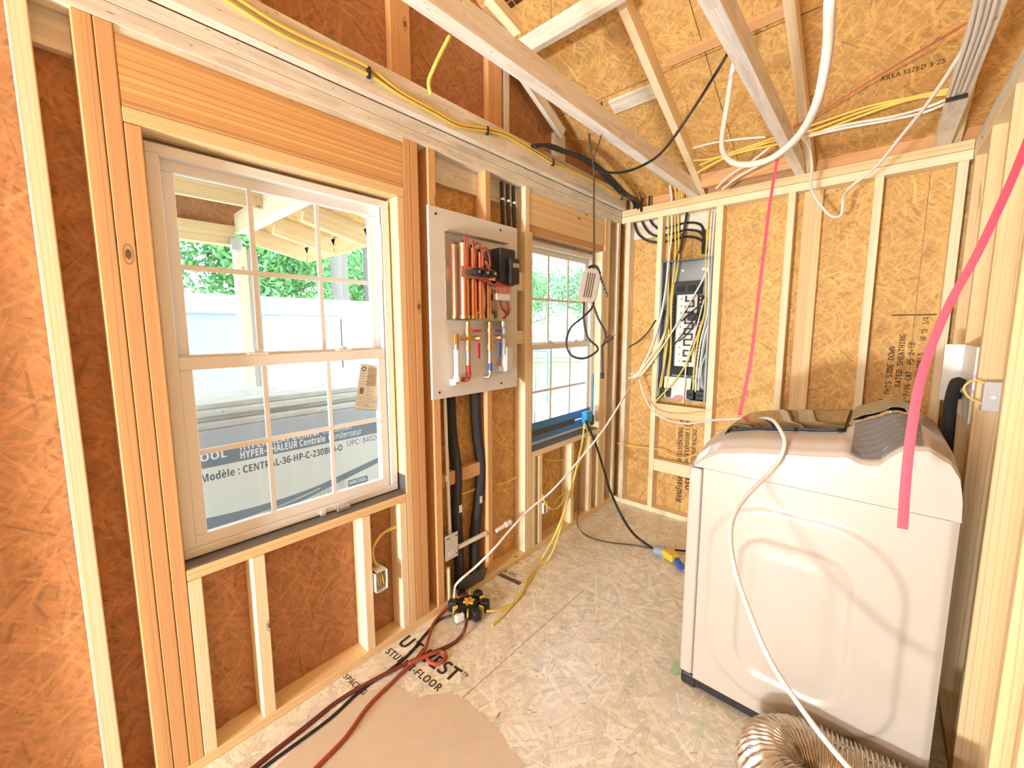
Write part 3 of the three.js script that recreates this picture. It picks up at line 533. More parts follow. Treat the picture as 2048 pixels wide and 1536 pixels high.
// ================================================================ pipes and boxes in the stud bay under the board
function insul(pts, label, patch) {
  const g = cableGeo(pts, 0.029, 14), t = tag(add(g, 'insulated_pipe', M.foam), label, 'pipe', 'foam insulated pipes');
  const s = new THREE.PlaneGeometry(0.022, 0.042); s.rotateY(Math.PI / 2); s.translate(patch[0] + 0.0302, patch[1], patch[2] + 0.004); add(s, 'paper_tag', M.paper, t);
}
insul([[-0.05, 1.641, 1.79], [-0.05, 1.132, 1.779], [-0.05, 0.927, 1.77], [-0.045, 0.747, 1.747], [-0.045, 0.5, 1.752], [-0.045, 0.292, 1.742], [-0.045, 0.025, 1.737]], 'black foam-wrapped pipe nearer the large window below the white board', [-0.045, 0.515, 1.744]);
insul([[-0.05, 1.65, 1.607], [-0.05, 1.109, 1.597], [-0.05, 0.89, 1.585], [-0.045, 0.708, 1.561], [-0.045, 0.503, 1.584], [-0.045, 0.302, 1.619], [-0.045, 0.058, 1.627]], 'black foam-wrapped pipe nearer the small window below the white board', [-0.045, 0.517, 1.588]);
{
  const t = thing('conduit_pipe', 'thin white plastic pipe running down beside the foam pipes', 'pipe');
  cyl(t, 'pipe', M.whitePlastic, [-0.02, 1.388, 1.844], [-0.02, 0.349, 1.823], 0.0095); cyl(t, 'coupling', M.whitePlastic, [-0.02, 0.73, 1.836], [-0.02, 0.697, 1.835], 0.0125);
}
{
  const a = [0.004, 0.393, 1.881], b = [0.004, 0.245, 1.793], t = thing('junction_box', 'steel junction box with blank cover between the foam pipes', 'electrical box', null, [0, 0.29, 1.83]);
  const L = (geo, n, m) => { geo.translate(0, -0.29, -1.83); return add(geo, n, m, t); };
  L(boxGeo(-0.05, 0.002, 0.285, 0.395, 1.79, 1.868, 0.004), 'box_body', M.galv); L(boxGeo(0.002, 0.0045, 0.27, 0.41, 1.788, 1.874, 0.001), 'cover_plate', std({ color: rgb(0.7, 0.7, 0.66), metalness: 0.4, roughness: 0.4 }));
  for (const [y, z] of [[0.39, 1.862], [0.39, 1.80], [0.29, 1.80], [0.39, 1.85]]) L(cylGeo([0.004, y, z], [0.0065, y, z], 0.004, 0.004, 8), 'screw', M.rubber); L(boxGeo(0.0045, 0.0055, 0.29, 0.315, 1.815, 1.855, 0.0002), 'paper_label', M.paper);
}
tag(cyl(null, 'water_pipe_stub', M.whitePlastic, [-0.012, 0.305, 1.778], [-0.012, 0.302, 1.558], 0.0135), 'white plastic pipe stub leaving the steel junction box sideways', 'pipe');
{ const t = thing('water_pipe_stub', 'short capped white pipe stub near the small window', 'pipe'); cyl(t, 'pipe', M.whitePlastic, [0, 0.291, 1.485], [0.01, 0.304, 1.393], 0.012); cyl(t, 'cap', M.whitePlastic, [0.01, 0.304, 1.412], [0.012, 0.308, 1.368], 0.016); }
tag(cyl(null, 'drain_pipe_stub', M.pine, [-0.012, 0.22, 1.847], [-0.012, 0.027, 1.848], 0.012), 'pale pipe stub standing below the steel junction box', 'pipe');
tag(bar(null, 'metal_sheet', std({ color: rgb(0.06, 0.06, 0.06), roughness: 0.4 }), [0.012, 0.093, 1.791], [0.006, 0.062, 1.583], 0.1, 0.004, [0.25, 1, 0]), 'small dark sheet leaning on the sole plate by the foam pipes', 'sheet');
// three strapped black cables beside the header
for (const [i, u] of [[0, 1003], [1, 1014], [2, 1024]]) { const c = cable('service_cable', M.cableBlack, [[-0.03, 2.308, 1.391], [-0.03, 2.217, 1.388], [-0.03, 2.082, 1.38], [-0.04, 1.889, 1.37]].map((q) => [q[0], q[1], q[2] - i * 0.05]), 0.011, ['left', 'middle', 'right'][i] + ' of three thick black cables rising above the heater board', 'cable', 'three strapped black cables'); const q = [-0.03, 2.221, 1.384]; cyl(c, 'strap', M.whitePlastic, [q[0], q[1] - 0.006, q[2] - i * 0.05], [q[0], q[1] + 0.006, q[2] - i * 0.05], 0.0145); }
// outlet boxes
function outletBox(name, z0, z1, y0, y1, label) {
  const t = thing(name, label, 'electrical box', null, [0, y0, (z0 + z1) / 2]), O = [0, y0, (z0 + z1) / 2], L = (g, n, m) => { g.translate(-O[0], -O[1], -O[2]); return add(g, n, m, t); };
  const e = 0.004, x0 = -0.055, x1 = 0.012;
  L(joined([boxGeo(x0, x1, y0, y0 + e, z0, z1, 0), boxGeo(x0, x1, y1 - e, y1, z0, z1, 0), boxGeo(x0, x1, y0, y1, z0, z0 + e, 0), boxGeo(x0, x1, y0, y1, z1 - e, z1, 0), boxGeo(x0, x0 + e, y0, y1, z0, z1, 0)]), 'box_shell', M.whitePlastic);
  for (let i = 0; i < 3; i++) { const z = z0 + (z1 - z0) * (0.3 + i * 0.2); L(tubeGeo([[-0.03, y1 - 0.01, z], [0.004, (y0 + y1) / 2 + 0.01, z + 0.004], [-0.002, y0 + 0.02, z - 0.003]], 0.0035, 14, 6), 'wire', i === 2 ? M.cableWhite : M.cableYellow); }
}
outletBox('outlet_box', 2.222, 2.283, 0.303, 0.402, 'open white outlet box with yellow wires under the large window');
outletBox('outlet_box', 0.985, 1.028, 0.235, 0.32, 'small open outlet box under the small taped window');
cable('branch_cable', M.cableYellow, [[-0.03, 0.39, 2.236], [-0.03, 0.442, 2.264], [-0.03, 0.496, 2.266], [-0.03, 0.547, 2.224], [-0.03, 0.555, 2.149], [-0.05, 0.539, 2.117]], 0.006, 'yellow cable curving from a stud hole into the white outlet box');
cable('branch_cable', M.cableYellow, [[-0.04, 0.383, 2.24], [-0.04, 0.449, 2.268], [-0.04, 0.503, 2.255], [-0.04, 0.548, 2.197], [-0.04, 0.555, 2.137], [-0.06, 0.537, 2.108]], 0.0055, 'yellow cable behind the one feeding the white outlet box');
cable('branch_cable', M.cableYellow, [[-0.05, 0.606, 0.964], [-0.05, 0.563, 0.876], [-0.05, 0.535, 0.765], [-0.05, 0.529, 0.694]], 0.0045, 'short yellow cable across the bay just under the small window sill');
cable('branch_cable', M.cableYellow, [[-0.05, 0.543, 1.417], [-0.05, 0.536, 1.349], [-0.05, 0.541, 1.239]], 0.006, 'short yellow cable entering the stud left of the small window');
cable('branch_cable', M.cableYellow, [[-0.06, 0.572, 1.719], [-0.06, 0.57, 1.667], [-0.06, 0.568, 1.612], [-0.06, 0.579, 1.493]], 0.006, 'yellow cable passing behind the black foam pipes');
cable('branch_cable', M.cableYellow, [[0.025, 0.515, -0.004], [0.149, 0.505, -0.02], [0.286, 0.517, -0.03], [0.38, 0.526, -0.02], [0.488, 0.5, 0], [0.589, 0.51, 0], [0.654, 0.546, -0.02]], 0.0055, 'yellow cable running through the back wall studs behind the washer');

// ================================================================ breaker panel in the back wall
{
  const t = thing('distribution_board', 'open grey steel breaker panel between the back wall studs', 'breaker panel', null, [0.523, 0.95, 0]);
  const L = (g, n, m, p = t) => { g.translate(-0.523, -0.95, 0); return add(g, n, m, p); };
  const x0 = 0.3395, x1 = 0.707, y0 = 0.952, y1 = 1.99, e = 0.003, zb = -0.085, zf = 0.008;
  L(joined([boxGeo(x0, x1, y0, y0 + e, zb, zf, 0), boxGeo(x0, x1, y1 - e, y1, zb, zf, 0), boxGeo(x0, x0 + e, y0, y1, zb, zf, 0), boxGeo(x1 - e, x1, y0, y1, zb, zf, 0), boxGeo(x0, x1, y0, y1, zb, zb + e, 0), boxGeo(x0, x0 + 0.014, y0, y1, zf - 0.002, zf, 0), boxGeo(x1 - 0.014, x1, y0, y1, zf - 0.002, zf, 0)]), 'enclosure', M.panelGrey);
  const bm = std({ color: rgb(0.7, 0.7, 0.68), roughness: 0.5 });
  const bus = L(boxGeo(0.455, 0.60, 1.20, 1.76, zb + 0.01, -0.045, 0.003), 'bus_board', M.whitePlastic);
  L(boxGeo(0.43, 0.625, 1.74, 1.835, zb + 0.01, -0.02, 0.004), 'main_breaker', M.black, bus); for (const x of [0.46, 0.54]) L(boxGeo(x, x + 0.05, 1.765, 1.80, -0.022, -0.008, 0.003), 'breaker_toggle', M.rubber, bus);
  for (let i = 0; i < 12; i++) { const y = 1.235 + i * 0.041; L(joined([boxGeo(0.515, 0.58, y, y + 0.011, -0.047, -0.036, 0.001), boxGeo(i % 2 ? 0.515 : 0.57, i % 2 ? 0.526 : 0.581, y, y + 0.044, -0.047, -0.036, 0.001)]), 'bus_stab', M.black, bus); }
  for (let i = 0; i < 10; i++) L(cylGeo([0.488, 1.24 + i * 0.052, -0.046], [0.488, 1.24 + i * 0.052, -0.042], 0.0045, 0.0045, 8), 'bus_screw', M.rubber, bus);
  for (const x of [0.425, 0.625]) { const r = L(boxGeo(x - 0.012, x + 0.012, 1.2, 1.73, zb + 0.01, -0.035, 0.002), 'neutral_bar', M.black); for (let i = 0; i < 18; i++) L(cylGeo([x, 1.215 + i * 0.029, -0.036], [x, 1.215 + i * 0.029, -0.031], 0.0055, 0.0055, 8), 'terminal_screw', M.brass, r); }
  L(boxGeo(0.545, 0.62, 1.545, 1.60, -0.05, -0.01, 0.004), 'branch_breaker', M.black); L(boxGeo(0.43, 0.60, 1.135, 1.195, zb + 0.01, -0.03, 0.004), 'surge_module', M.rubber);
  L(boxGeo(0.41, 0.64, 1.085, 1.115, zb + 0.01, -0.03, 0.002), 'ground_bar', M.black); for (let i = 0; i < 5; i++) L(boxGeo(0.425 + i * 0.045, 0.447 + i * 0.045, 1.088, 1.112, -0.031, -0.022, 0.001), 'ground_lug', M.whitePlastic);
  for (const x of [0.47, 0.62]) L(lathe([[0.0, 0.003], [0.012, 0.003], [0.014, 0.0]], 18).rotateX(Math.PI / 2).translate(x, 1.925, zb + e), 'knockout', M.galv);
  for (const [a, b] of [[0.355, 0.40], [0.408, 0.45], [0.565, 0.618], [0.63, 0.69]]) { const k = L(boxGeo(a, b, 0.958, 1.03, -0.06, -0.004, 0.008), 'loose_breaker', M.black); L(boxGeo(a + 0.012, b - 0.012, 0.985, 1.005, -0.005, 0.004, 0.003), 'breaker_toggle', M.rubber, k); }
  const lab = canvas(256, 256, (g) => { g.fillStyle = '#f1efe9'; g.fillRect(0, 0, 256, 256); g.fillStyle = 'rgba(70,70,70,0.5)'; for (let i = 0; i < 14; i++) g.fillRect(16, 16 + i * 12, 60 + (i * 37) % 60, 2); }, { clamp: true });
  const sh = new THREE.PlaneGeometry(0.2, 0.165); sh.rotateX(-0.12); sh.translate(0.49, 1.035, -0.02); L(sh, 'circuit_directory', std({ map: lab, roughness: 0.8, side: THREE.DoubleSide }));
  const st = new THREE.CylinderGeometry(0.034, 0.034, 0.002, 24); st.rotateX(Math.PI / 2); st.scale(1, 0.5, 1); st.translate(0.51, 0.966, 0.006); L(st, 'warning_sticker', std({ color: rgb(0.75, 0.25, 0.3), roughness: 0.6 }));
}
// cables coming down through the back wall's top plate into the panel, then bundled out to the corner
const yl = 0.0062;
const intoPanel = (name, m, pts, label, group, r = yl) => cable(name, m, pts, r, label, 'cable', group);
[[1338, 1336, 1325, M.cableYellow, 'first yellow cable from the left dropping into the breaker panel'], [1361, 1352, 1332, M.cableYellow, 'tall yellow cable right of the white one entering the panel top'], [1353, 1346, 1329, M.cableYellow, 'yellow cable beside the stud entering the panel top']].forEach(([a, b, c, m, l], i) => intoPanel('panel_cable', m, [[0.363, 2.36, -0.03], [0.373, 2.191, -0.03], [0.383, 2.005, -0.025], [0.394, 1.705, -0.02], [0.387, 1.322, -0.02], [0.369, 1.006, -0.02]].map((q, k) => [q[0] + (k < 3 ? (a - 1338) : (a - 1338) * 0.4) * 0.0032 + (k > 3 ? 0.012 * i : 0), q[1], q[2] - i * 0.004]), l, 'yellow cables at the panel'));
intoPanel('panel_cable', M.cableWhite, [[0.392, 2.369, -0.03], [0.398, 2.186, -0.025], [0.39, 1.991, -0.01], [0.38, 1.78, 0], [0.351, 1.554, 0.012], [0.289, 1.321, 0.03], [0.204, 1.127, 0.045]], 'white cable bent out of the panel top left toward the corner bundle', 'white cables at the panel', 0.008);
intoPanel('panel_cable', M.cableYellow, [[0.4, 1.553, -0.012], [0.378, 1.4, 0.005], [0.312, 1.252, 0.03], [0.217, 1.12, 0.045]], 'yellow cable swept out of the panel into the corner bundle', 'yellow cables at the panel');
intoPanel('panel_cable', M.cableWhite, [[0.392, 1.477, -0.01], [0.35, 1.361, 0.008], [0.277, 1.234, 0.032], [0.188, 1.109, 0.045]], 'lower white cable swept out of the panel into the corner bundle', 'white cables at the panel', 0.0075);
intoPanel('panel_cable', M.cableWhite, [[0.672, 1.924, -0.02], [0.627, 1.8, 0], [0.534, 1.624, 0.01], [0.434, 1.439, 0.015], [0.331, 1.264, 0.03], [0.234, 1.121, 0.045]], 'long white cable crossing the open panel diagonally', 'white cables at the panel', 0.0065);
intoPanel('panel_cable', M.cableYellow, [[0.414, 1.477, -0.012], [0.394, 1.246, -0.01], [0.363, 1.047, -0.01], [0.354, 0.966, -0.01]], 'short yellow cable ending at the panel\'s lower left corner', 'yellow cables at the panel');
[[1419, 1414, 1405, 1390, M.cableYellow, 'yellow cable entering the panel top right'], [1424, 1417, 1410, 1400, M.cableWhite, 'white cable just left of the right panel edge'], [1430, 1421, 1416, 1408, M.cableWhite, 'white cable along the right panel edge']].forEach(([a, b, c, d, m, l], i) => intoPanel('panel_cable', m, [[0.653, 2.314, -0.03], [0.65, 2.011, -0.025], [0.663, 1.833, -0.01], [0.668, 1.62, -0.005], [0.632, 1.405, -0.002], [0.612, 1.182, -0.01], [0.611, 1.032, -0.012]].map((q, k) => [q[0] + i * 0.018, q[1] - i * 0.01, q[2] - i * 0.004]), l, 'cables at the panel\'s right side'));
intoPanel('panel_cable', M.cableYellow, [[0.656, 1.549, -0.002], [0.608, 1.368, 0.004], [0.535, 1.178, 0.006], [0.441, 1.037, 0.01], [0.341, 0.916, 0.012]], 'yellow cable sweeping across the panel bottom', 'yellow cables at the panel');
intoPanel('panel_cable', M.cableWhite, [[0.658, 1.692, -0.004], [0.616, 1.477, 0.002], [0.563, 1.255, 0.004], [0.557, 1.104, 0.008], [0.552, 0.929, 0.012]], 'white cable hanging past the panel\'s pink sticker', 'white cables at the panel', 0.005);
intoPanel('ground_wire', M.cableWhite, [[0.695, 1.333, -0.02], [0.663, 1.222, -0.02], [0.662, 1.111, -0.02], [0.668, 1.055, -0.02]], 'short thin white wire in the panel\'s lower right', null, 0.004);
intoPanel('feeder_cable', M.cableBlack, [[0.508, 2.346, -0.02], [0.495, 2.242, -0.02], [0.464, 2.069, -0.03], [0.434, 2.001, -0.04]], 'thick black cable dropping straight into the panel top', null, 0.009);
for (const [i, p] of [[0, [[1403, 612], [1385, 640], [1365, 668], [1346, 692]]], [1, [[1402, 620], [1388, 650], [1372, 670], [1358, 680]]], [2, [[1404, 606], [1390, 618], [1375, 630], [1365, 640]]]]) cable('breaker_lead', M.cableBlack, [[[0.641, 1.65, -0.012], [0.587, 1.55, 0], [0.52, 1.447, 0], [0.447, 1.355, -0.02]], [[0.639, 1.622, -0.012], [0.598, 1.514, -0.004], [0.545, 1.44, -0.004], [0.487, 1.394, -0.03]], [[0.643, 1.672, -0.012], [0.6, 1.63, -0.002], [0.549, 1.587, -0.002], [0.502, 1.544, -0.03]]][i], 0.0045, ['longest', 'middle', 'shortest'][i] + ' of three thin black leads slanting across the panel', 'wire', 'black panel leads');
cable('loose_lead', M.cableBlack, [[0.128, 1.341, 0.06], [0.193, 1.382, 0.05], [0.264, 1.457, 0.03], [0.316, 1.55, 0.012]], 0.006, 'short loose black lead poking out left of the panel', 'wire');
// zip-tied end of the bundle by the corner
{ const t = thing('cable_bundle_tie', 'frayed white tie binding the cables beside the corner post', 'cable tie'); const c = [0.196, 1.122, 0.045]; for (let i = 0; i < 9; i++) { const a = i / 9 * 6.28; cyl(t, 'tie_end', M.cableWhite, [c[0] + 0.012 * Math.cos(a), c[1] - 0.012 + 0.01 * Math.sin(a), c[2]], [c[0] - 0.02 + 0.055 * Math.cos(a * 1.7), c[1] + 0.036 * Math.sin(a * 2.1) - 0.005, c[2] + 0.012 * Math.sin(a)], 0.005, 0.004, 6); } }
// three black service cables: across the attic, down through the plate and over to the panel
[[[0.09, 2.365, -0.035], [0.121, 2.249, -0.04], [0.192, 2.182, -0.045], [0.267, 2.155, -0.06]], [[0.149, 2.363, -0.035], [0.182, 2.278, -0.04], [0.231, 2.222, -0.045], [0.273, 2.203, -0.06]], [[0.213, 2.362, -0.035], [0.238, 2.299, -0.04], [0.27, 2.266, -0.05], [0.279, 2.255, -0.06]]].forEach((q, i) => cable('service_cable', M.cableBlack, [[q[0][0], q[0][1] + 0.14, -0.035], ...q, [0.36, q[3][1] - 0.002, -0.065], [0.5, q[3][1] + 0.01, -0.06], [0.6, q[3][1] - 0.03, -0.055], [0.66 - i * 0.02, 2.03, -0.045]], 0.0085, ['lowest', 'middle', 'topmost'][i] + ' of three black cables arching behind the stud to the panel', 'cable', 'black cables arching to the panel'));
[0, 1, 2].forEach((i) => cable('attic_cable', M.cableBlack, [[0.02, 2.544, 1.209], [0.04, 2.579, 1.106], [0.06, 2.585, 0.954], [0.08, 2.595, 0.756], [0.1, 2.56, 0.531], [0.13, 2.477, 0.29], [0.109, 2.463, 0.03], [0.108, 2.403, -0.03]].map((q, k) => [q[0] + i * 0.03, q[1] - i * 0.012 + (k > 5 ? 0.012 : 0), q[2] + i * 0.01]), 0.0105, ['lower', 'middle', 'upper'][i] + ' of three black cables lying behind the white wall nailer', 'cable', 'black attic cables'));

// ================================================================ cables overhead
const nail = 0.046;
[0, 1].forEach((i) => {
  const c = cable('branch_cable', M.cableYellow, [[0.046, 2.514, 2.743], [0.046, 2.489, 2.563], [0.046, 2.496, 2.336], [0.046, 2.497, 2.238], [0.046, 2.473, 2.098], [0.046, 2.464, 1.914], [0.046, 2.457, 1.781], [0.046, 2.502, 1.577], [0.046, 2.523, 1.444], [0.046, 2.516, 1.231], [0.046, 2.504, 1.012], [0.046, 2.512, 0.76], [0.046, 2.52, 0.433], [0.046, 2.505, 0.1], [0.06, 2.57, -0.295]].map((q, k) => [q[0] + 0.001, q[1] + (i ? 0.011 : -0.006) * (k < 4 ? 1.6 : k > 10 ? 0.4 : 0.9), q[2]]), 0.0062, (i ? 'upper' : 'lower') + ' of two yellow cables stapled along the white nailer above the windows', 'cable', 'yellow cables on the nailer');
});
for (const [k, p] of [[0.05, 2.495, 2.24], [0.05, 2.499, 1.581], [0.05, 2.503, 1.012], [0.05, 2.504, 0.1]].entries()) tag(box(null, 'cable_staple', M.black, 0.04, 0.056, p[1] - 0.02, p[1] + 0.02, p[2] - 0.006, p[2] + 0.006, 0.002), ['black cable staple on the nailer above the large window', 'black cable staple on the nailer above the heater board', 'black cable staple on the nailer above the small window', 'black cable staple on the nailer next to the corner'][k], 'staple', 'black cable staples');
cable('loose_cable', M.cableYellow, [[0.28, 2.625, 2.024], [0.25, 2.574, 2.041], [0.22, 2.515, 2.059], [0.2, 2.483, 2.064], [0.2, 2.455, 2.065], [0.2, 2.437, 2.058]], 0.008, 'yellow cable tail hanging off the white ceiling joist');
// along the foot of the roof, over the back wall
[[M.cableYellow, 0, 'yellow cable nearest the wall top strung under the roof'], [M.cableYellow, 1, 'middle yellow cable strung under the roof above the back wall'], [M.cableYellow, 2, 'highest yellow cable strung under the roof above the back wall']].forEach(([m, i, l]) => cable('branch_cable', m, [[[0.51, 2.616, 0.22], [0.726, 2.563, 0.25], [0.958, 2.544, 0.28], [1.205, 2.53, 0.3], [1.414, 2.559, 0.3], [1.599, 2.579, 0.3], [1.758, 2.574, 0.3]], [[0.644, 2.509, 0.22], [0.786, 2.541, 0.25], [1.008, 2.558, 0.28], [1.247, 2.556, 0.3], [1.452, 2.583, 0.3], [1.616, 2.585, 0.3], [1.759, 2.561, 0.3]], [[0.657, 2.553, 0.22], [0.814, 2.564, 0.25], [1.033, 2.573, 0.28], [1.289, 2.586, 0.3], [1.489, 2.601, 0.3], [1.633, 2.59, 0.3], [1.762, 2.581, 0.3]]][i], yl, l, 'cable', 'yellow cables under the roof'));
[[[0.441, 2.663, 0.22], [0.584, 2.657, 0.25], [0.757, 2.647, 0.27], [0.929, 2.614, 0.29], [1.035, 2.588, 0.3]], [[1.249, 2.54, 0.3], [1.416, 2.539, 0.3], [1.586, 2.522, 0.3], [1.705, 2.527, 0.3], [1.768, 2.54, 0.3]], [[1.232, 2.53, 0.3], [1.397, 2.525, 0.3], [1.569, 2.509, 0.3], [1.69, 2.506, 0.3], [1.773, 2.524, 0.3]], [[0.737, 2.415, 0.12], [0.836, 2.453, 0.2], [0.955, 2.483, 0.25], [1.072, 2.54, 0.28]], [[0.769, 2.406, 0.1], [0.874, 2.434, 0.18], [1.003, 2.465, 0.22], [1.131, 2.492, 0.25]]].forEach((p, i) => cable('branch_cable', M.cableWhite, p, 0.0065, ['white cable under the roof left of the second ceiling joist', 'upper white cable running from the second joist to the third', 'lower white cable running from the second joist to the third', 'white cable curving down to the back wall plate beneath the roof', 'lower white cable curving down to the back wall plate beneath the roof'][i], 'cable', 'white cables under the roof'));
// drops through the back plate
[[1340, 362, 1344, 396, M.cableWhite, 'white cable drop behind the first joist'], [1351, 378, 1352, 398, M.cableYellow, 'first short yellow drop behind the first ceiling joist'], [1358, 380, 1358, 396, M.cableYellow, 'second short yellow drop behind the first ceiling joist'], [1364, 383, 1365, 394, M.cableYellow, 'third short yellow drop behind the first ceiling joist']].forEach(([a, b, c, d, m, l], i) => cable('cable_drop', m, [[[0.367, 2.602, -0.01], [0.378, 2.52, -0.02], [0.385, 2.45, -0.03], [0.388, 2.37, -0.03]], [[0.414, 2.531, -0.01], [0.416, 2.487, -0.02], [0.418, 2.436, -0.03], [0.418, 2.364, -0.03]], [[0.44, 2.518, -0.01], [0.442, 2.482, -0.02], [0.44, 2.431, -0.03], [0.44, 2.36, -0.03]], [[0.462, 2.506, -0.01], [0.463, 2.474, -0.02], [0.462, 2.434, -0.03], [0.462, 2.356, -0.03]]][i], i ? 0.006 : 0.0085, l, 'cable', 'cable drops'));
// thick white loop hanging nearest the camera
cable('cable_loop', M.cableWhite, [[1.479, 2.213, 1.997], [1.477, 2.19, 1.989], [1.468, 2.145, 1.882], [1.439, 2.081, 1.755], [1.373, 2.066, 1.586], [1.263, 2.083, 1.412], [1.142, 2.14, 1.281], [1.047, 2.254, 1.132], [1.013, 2.367, 1.037], [1.006, 2.535, 0.962], [1.01, 2.662, 0.939], [1.037, 2.744, 0.969], [1.062, 2.802, 1.005]], 0.0115, 'thick white cable hanging in a loop below the second ceiling joist');
// thin white loop between the second and third joists
cable('cable_loop', M.cableWhite, [[1.228, 2.5, 0.428], [1.248, 2.473, 0.25], [1.263, 2.377, 0.25], [1.26, 2.283, 0.2], [1.315, 2.174, 0.15], [1.364, 2.116, 0.15], [1.404, 2.111, 0.18], [1.41, 2.194, 0.22], [1.439, 2.22, 0.3], [1.533, 2.269, 0.4], [1.612, 2.335, 0.55], [1.688, 2.389, 0.75], [1.744, 2.44, 0.95], [1.775, 2.469, 1.1], [1.782, 2.476, 1.2]], 0.0075, 'thin white cable sagging in front of the back wall studs');
[0, 1, 2, 3].forEach((i) => cable('branch_cable', M.cableWhite, [[1.743, 2.43, 0.664], [1.746, 2.43, 0.915], [1.747, 2.43, 1.131], [1.743, 2.43, 1.271], [1.74, 2.43, 1.346]].map((q, k) => [q[0] + i * 0.013, 2.4185 - 0.006 * (i % 2), q[2] + i * 0.01]), 0.006, ['outermost', 'second', 'third', 'innermost'][i] + ' white cable of the bundle under the third ceiling joist', 'cable', 'white bundle under the third joist'));
tag(box(null, 'cable_staple', M.black, 1.738, 1.80, 2.408, 2.424, 0.62, 0.628, 0.001), 'dark staple holding the white bundle under the third joist', 'staple');
cable('mason_line', std({ color: rgb(0.55, 0.16, 0.12), roughness: 0.7 }), [[1.181, 2.578, 0.35], [1.294, 2.608, 0.38], [1.522, 2.649, 0.5], [1.674, 2.642, 0.65], [1.775, 2.613, 0.8]], 0.0045, 'thin red string stretched under the roof decking', 'string');
// black cord from the second joist across to the first, down to the hanging adapter
cable('hanging_cable', M.cableBlack, [[1.116, 2.5, 1.399], [1.005, 2.571, 1.162], [0.881, 2.483, 1.084], [0.749, 2.341, 1.09], [0.668, 2.285, 1.145], [0.601, 2.259, 1.21], [0.547, 2.256, 1.287], [0.526, 2.266, 1.332], [0.526, 2.281, 1.343]], 0.0065, 'black cord swooping from the second joist to the hanging adapter lead');
cable('hanging_cable', M.cableBrown, [[0.579, 2.53, 1.368], [0.544, 2.497, 1.279], [0.537, 2.4, 1.3], [0.524, 2.328, 1.323], [0.526, 2.266, 1.338], [0.53, 2.242, 1.338]], 0.0035, 'thin brown lead looped over the first ceiling joist');
cable('hanging_cable', M.cableBrown, [[0.483, 2.44, 1.313], [0.508, 2.352, 1.334], [0.525, 2.278, 1.337], [0.546, 2.061, 1.359], [0.566, 1.868, 1.385], [0.573, 1.783, 1.398]], 0.005, 'dark lead hanging straight down to the beige adapter');
{
  const C = V([0.567, 1.695, 1.425]), t = thing('power_adapter', 'beige ribbed power adapter hanging before the small window', 'power adapter', null, [C.x, C.y, C.z]);
  const bm = std({ color: rgb(0.38, 0.33, 0.27), roughness: 0.5 });
  const s = new THREE.Shape([[-0.025, -0.075], [0.025, -0.075], [0.04, -0.058], [0.04, 0.05], [0.022, 0.075], [-0.022, 0.075], [-0.04, 0.05], [-0.04, -0.058]].map((q) => new THREE.Vector2(q[0], q[1])));
  const g = new THREE.ExtrudeGeometry(s, { depth: 0.03, bevelSize: 0.004, bevelThickness: 0.004, bevelSegments: 2 }); g.translate(0, 0, -0.015);
  add(g, 'case', bm, t); for (let i = 0; i < 4; i++) add(new RoundedBoxGeometry(0.0045, 0.115, 0.004, 1, 0.001).translate(-0.016 + i * 0.0105, 0.002, 0.02), 'vent_slot', M.cableBrown, t);
  t.rotation.set(0.05, 0.6, -0.2);
}
{
  const t = thing('perforated_strap', 'black perforated strap tied over the hanging adapter', 'strap');
  tube(t, 'loop', M.cableBlack, [[0.557, 1.751, 1.438], [0.569, 1.784, 1.423], [0.59, 1.786, 1.403], [0.612, 1.749, 1.403]], 0.007);
  bar(t, 'tail', M.black, [0.603, 1.768, 1.408], [0.651, 1.641, 1.398], 0.026, 0.005, [0.7, 0, 0.7]); for (let i = 0; i < 7; i++) { const a = [0.609, 1.754, 1.408], b = [0.649, 1.65, 1.402], k = i / 6; add(new THREE.SphereGeometry(0.003, 6, 5).translate(a[0] + (b[0] - a[0]) * k + 0.002, a[1] + (b[1] - a[1]) * k, a[2] + (b[2] - a[2]) * k + 0.003), 'hole_rivet', M.whitePlastic, t); }
}
{
  const t = thing('looped_cable', 'black adapter cord in a teardrop loop before the small window', 'cord');
  tube(t, 'cord', M.cableBlack, [[0.554, 1.624, 1.447], [0.561, 1.534, 1.455], [0.582, 1.451, 1.45], [0.621, 1.399, 1.422], [0.612, 1.378, 1.434], [0.57, 1.352, 1.476], [0.528, 1.369, 1.511], [0.507, 1.428, 1.521], [0.518, 1.499, 1.5], [0.555, 1.546, 1.459], [0.585, 1.593, 1.424], [0.589, 1.629, 1.415]], 0.0052, 90);
  tube(t, 'cord', M.cableBlack, [[0.59, 1.6, 1.419], [0.614, 1.534, 1.407], [0.637, 1.486, 1.394], [0.646, 1.439, 1.393], [0.636, 1.411, 1.407]], 0.0052, 40);
  bar(t, 'hook_strap', M.black, [0.636, 1.416, 1.412], [0.648, 1.286, 1.422], 0.02, 0.006, [0.7, 0, 0.7]); bar(t, 'strap_buckle', M.black, [0.646, 1.286, 1.424], [0.648, 1.257, 1.426], 0.03, 0.012, [0.7, 0, 0.7]);
  cyl(t, 'plug_body', M.cableBrown, [0.647, 1.432, 1.4], [0.668, 1.456, 1.377], 0.012, 0.014, 10); for (const k of [0, 1]) cyl(t, 'plug_prong', M.steel, [0.667, 1.456, 1.378], k ? [0.68, 1.465, 1.365] : [0.676, 1.475, 1.367], 0.003, 0.003, 6);
}
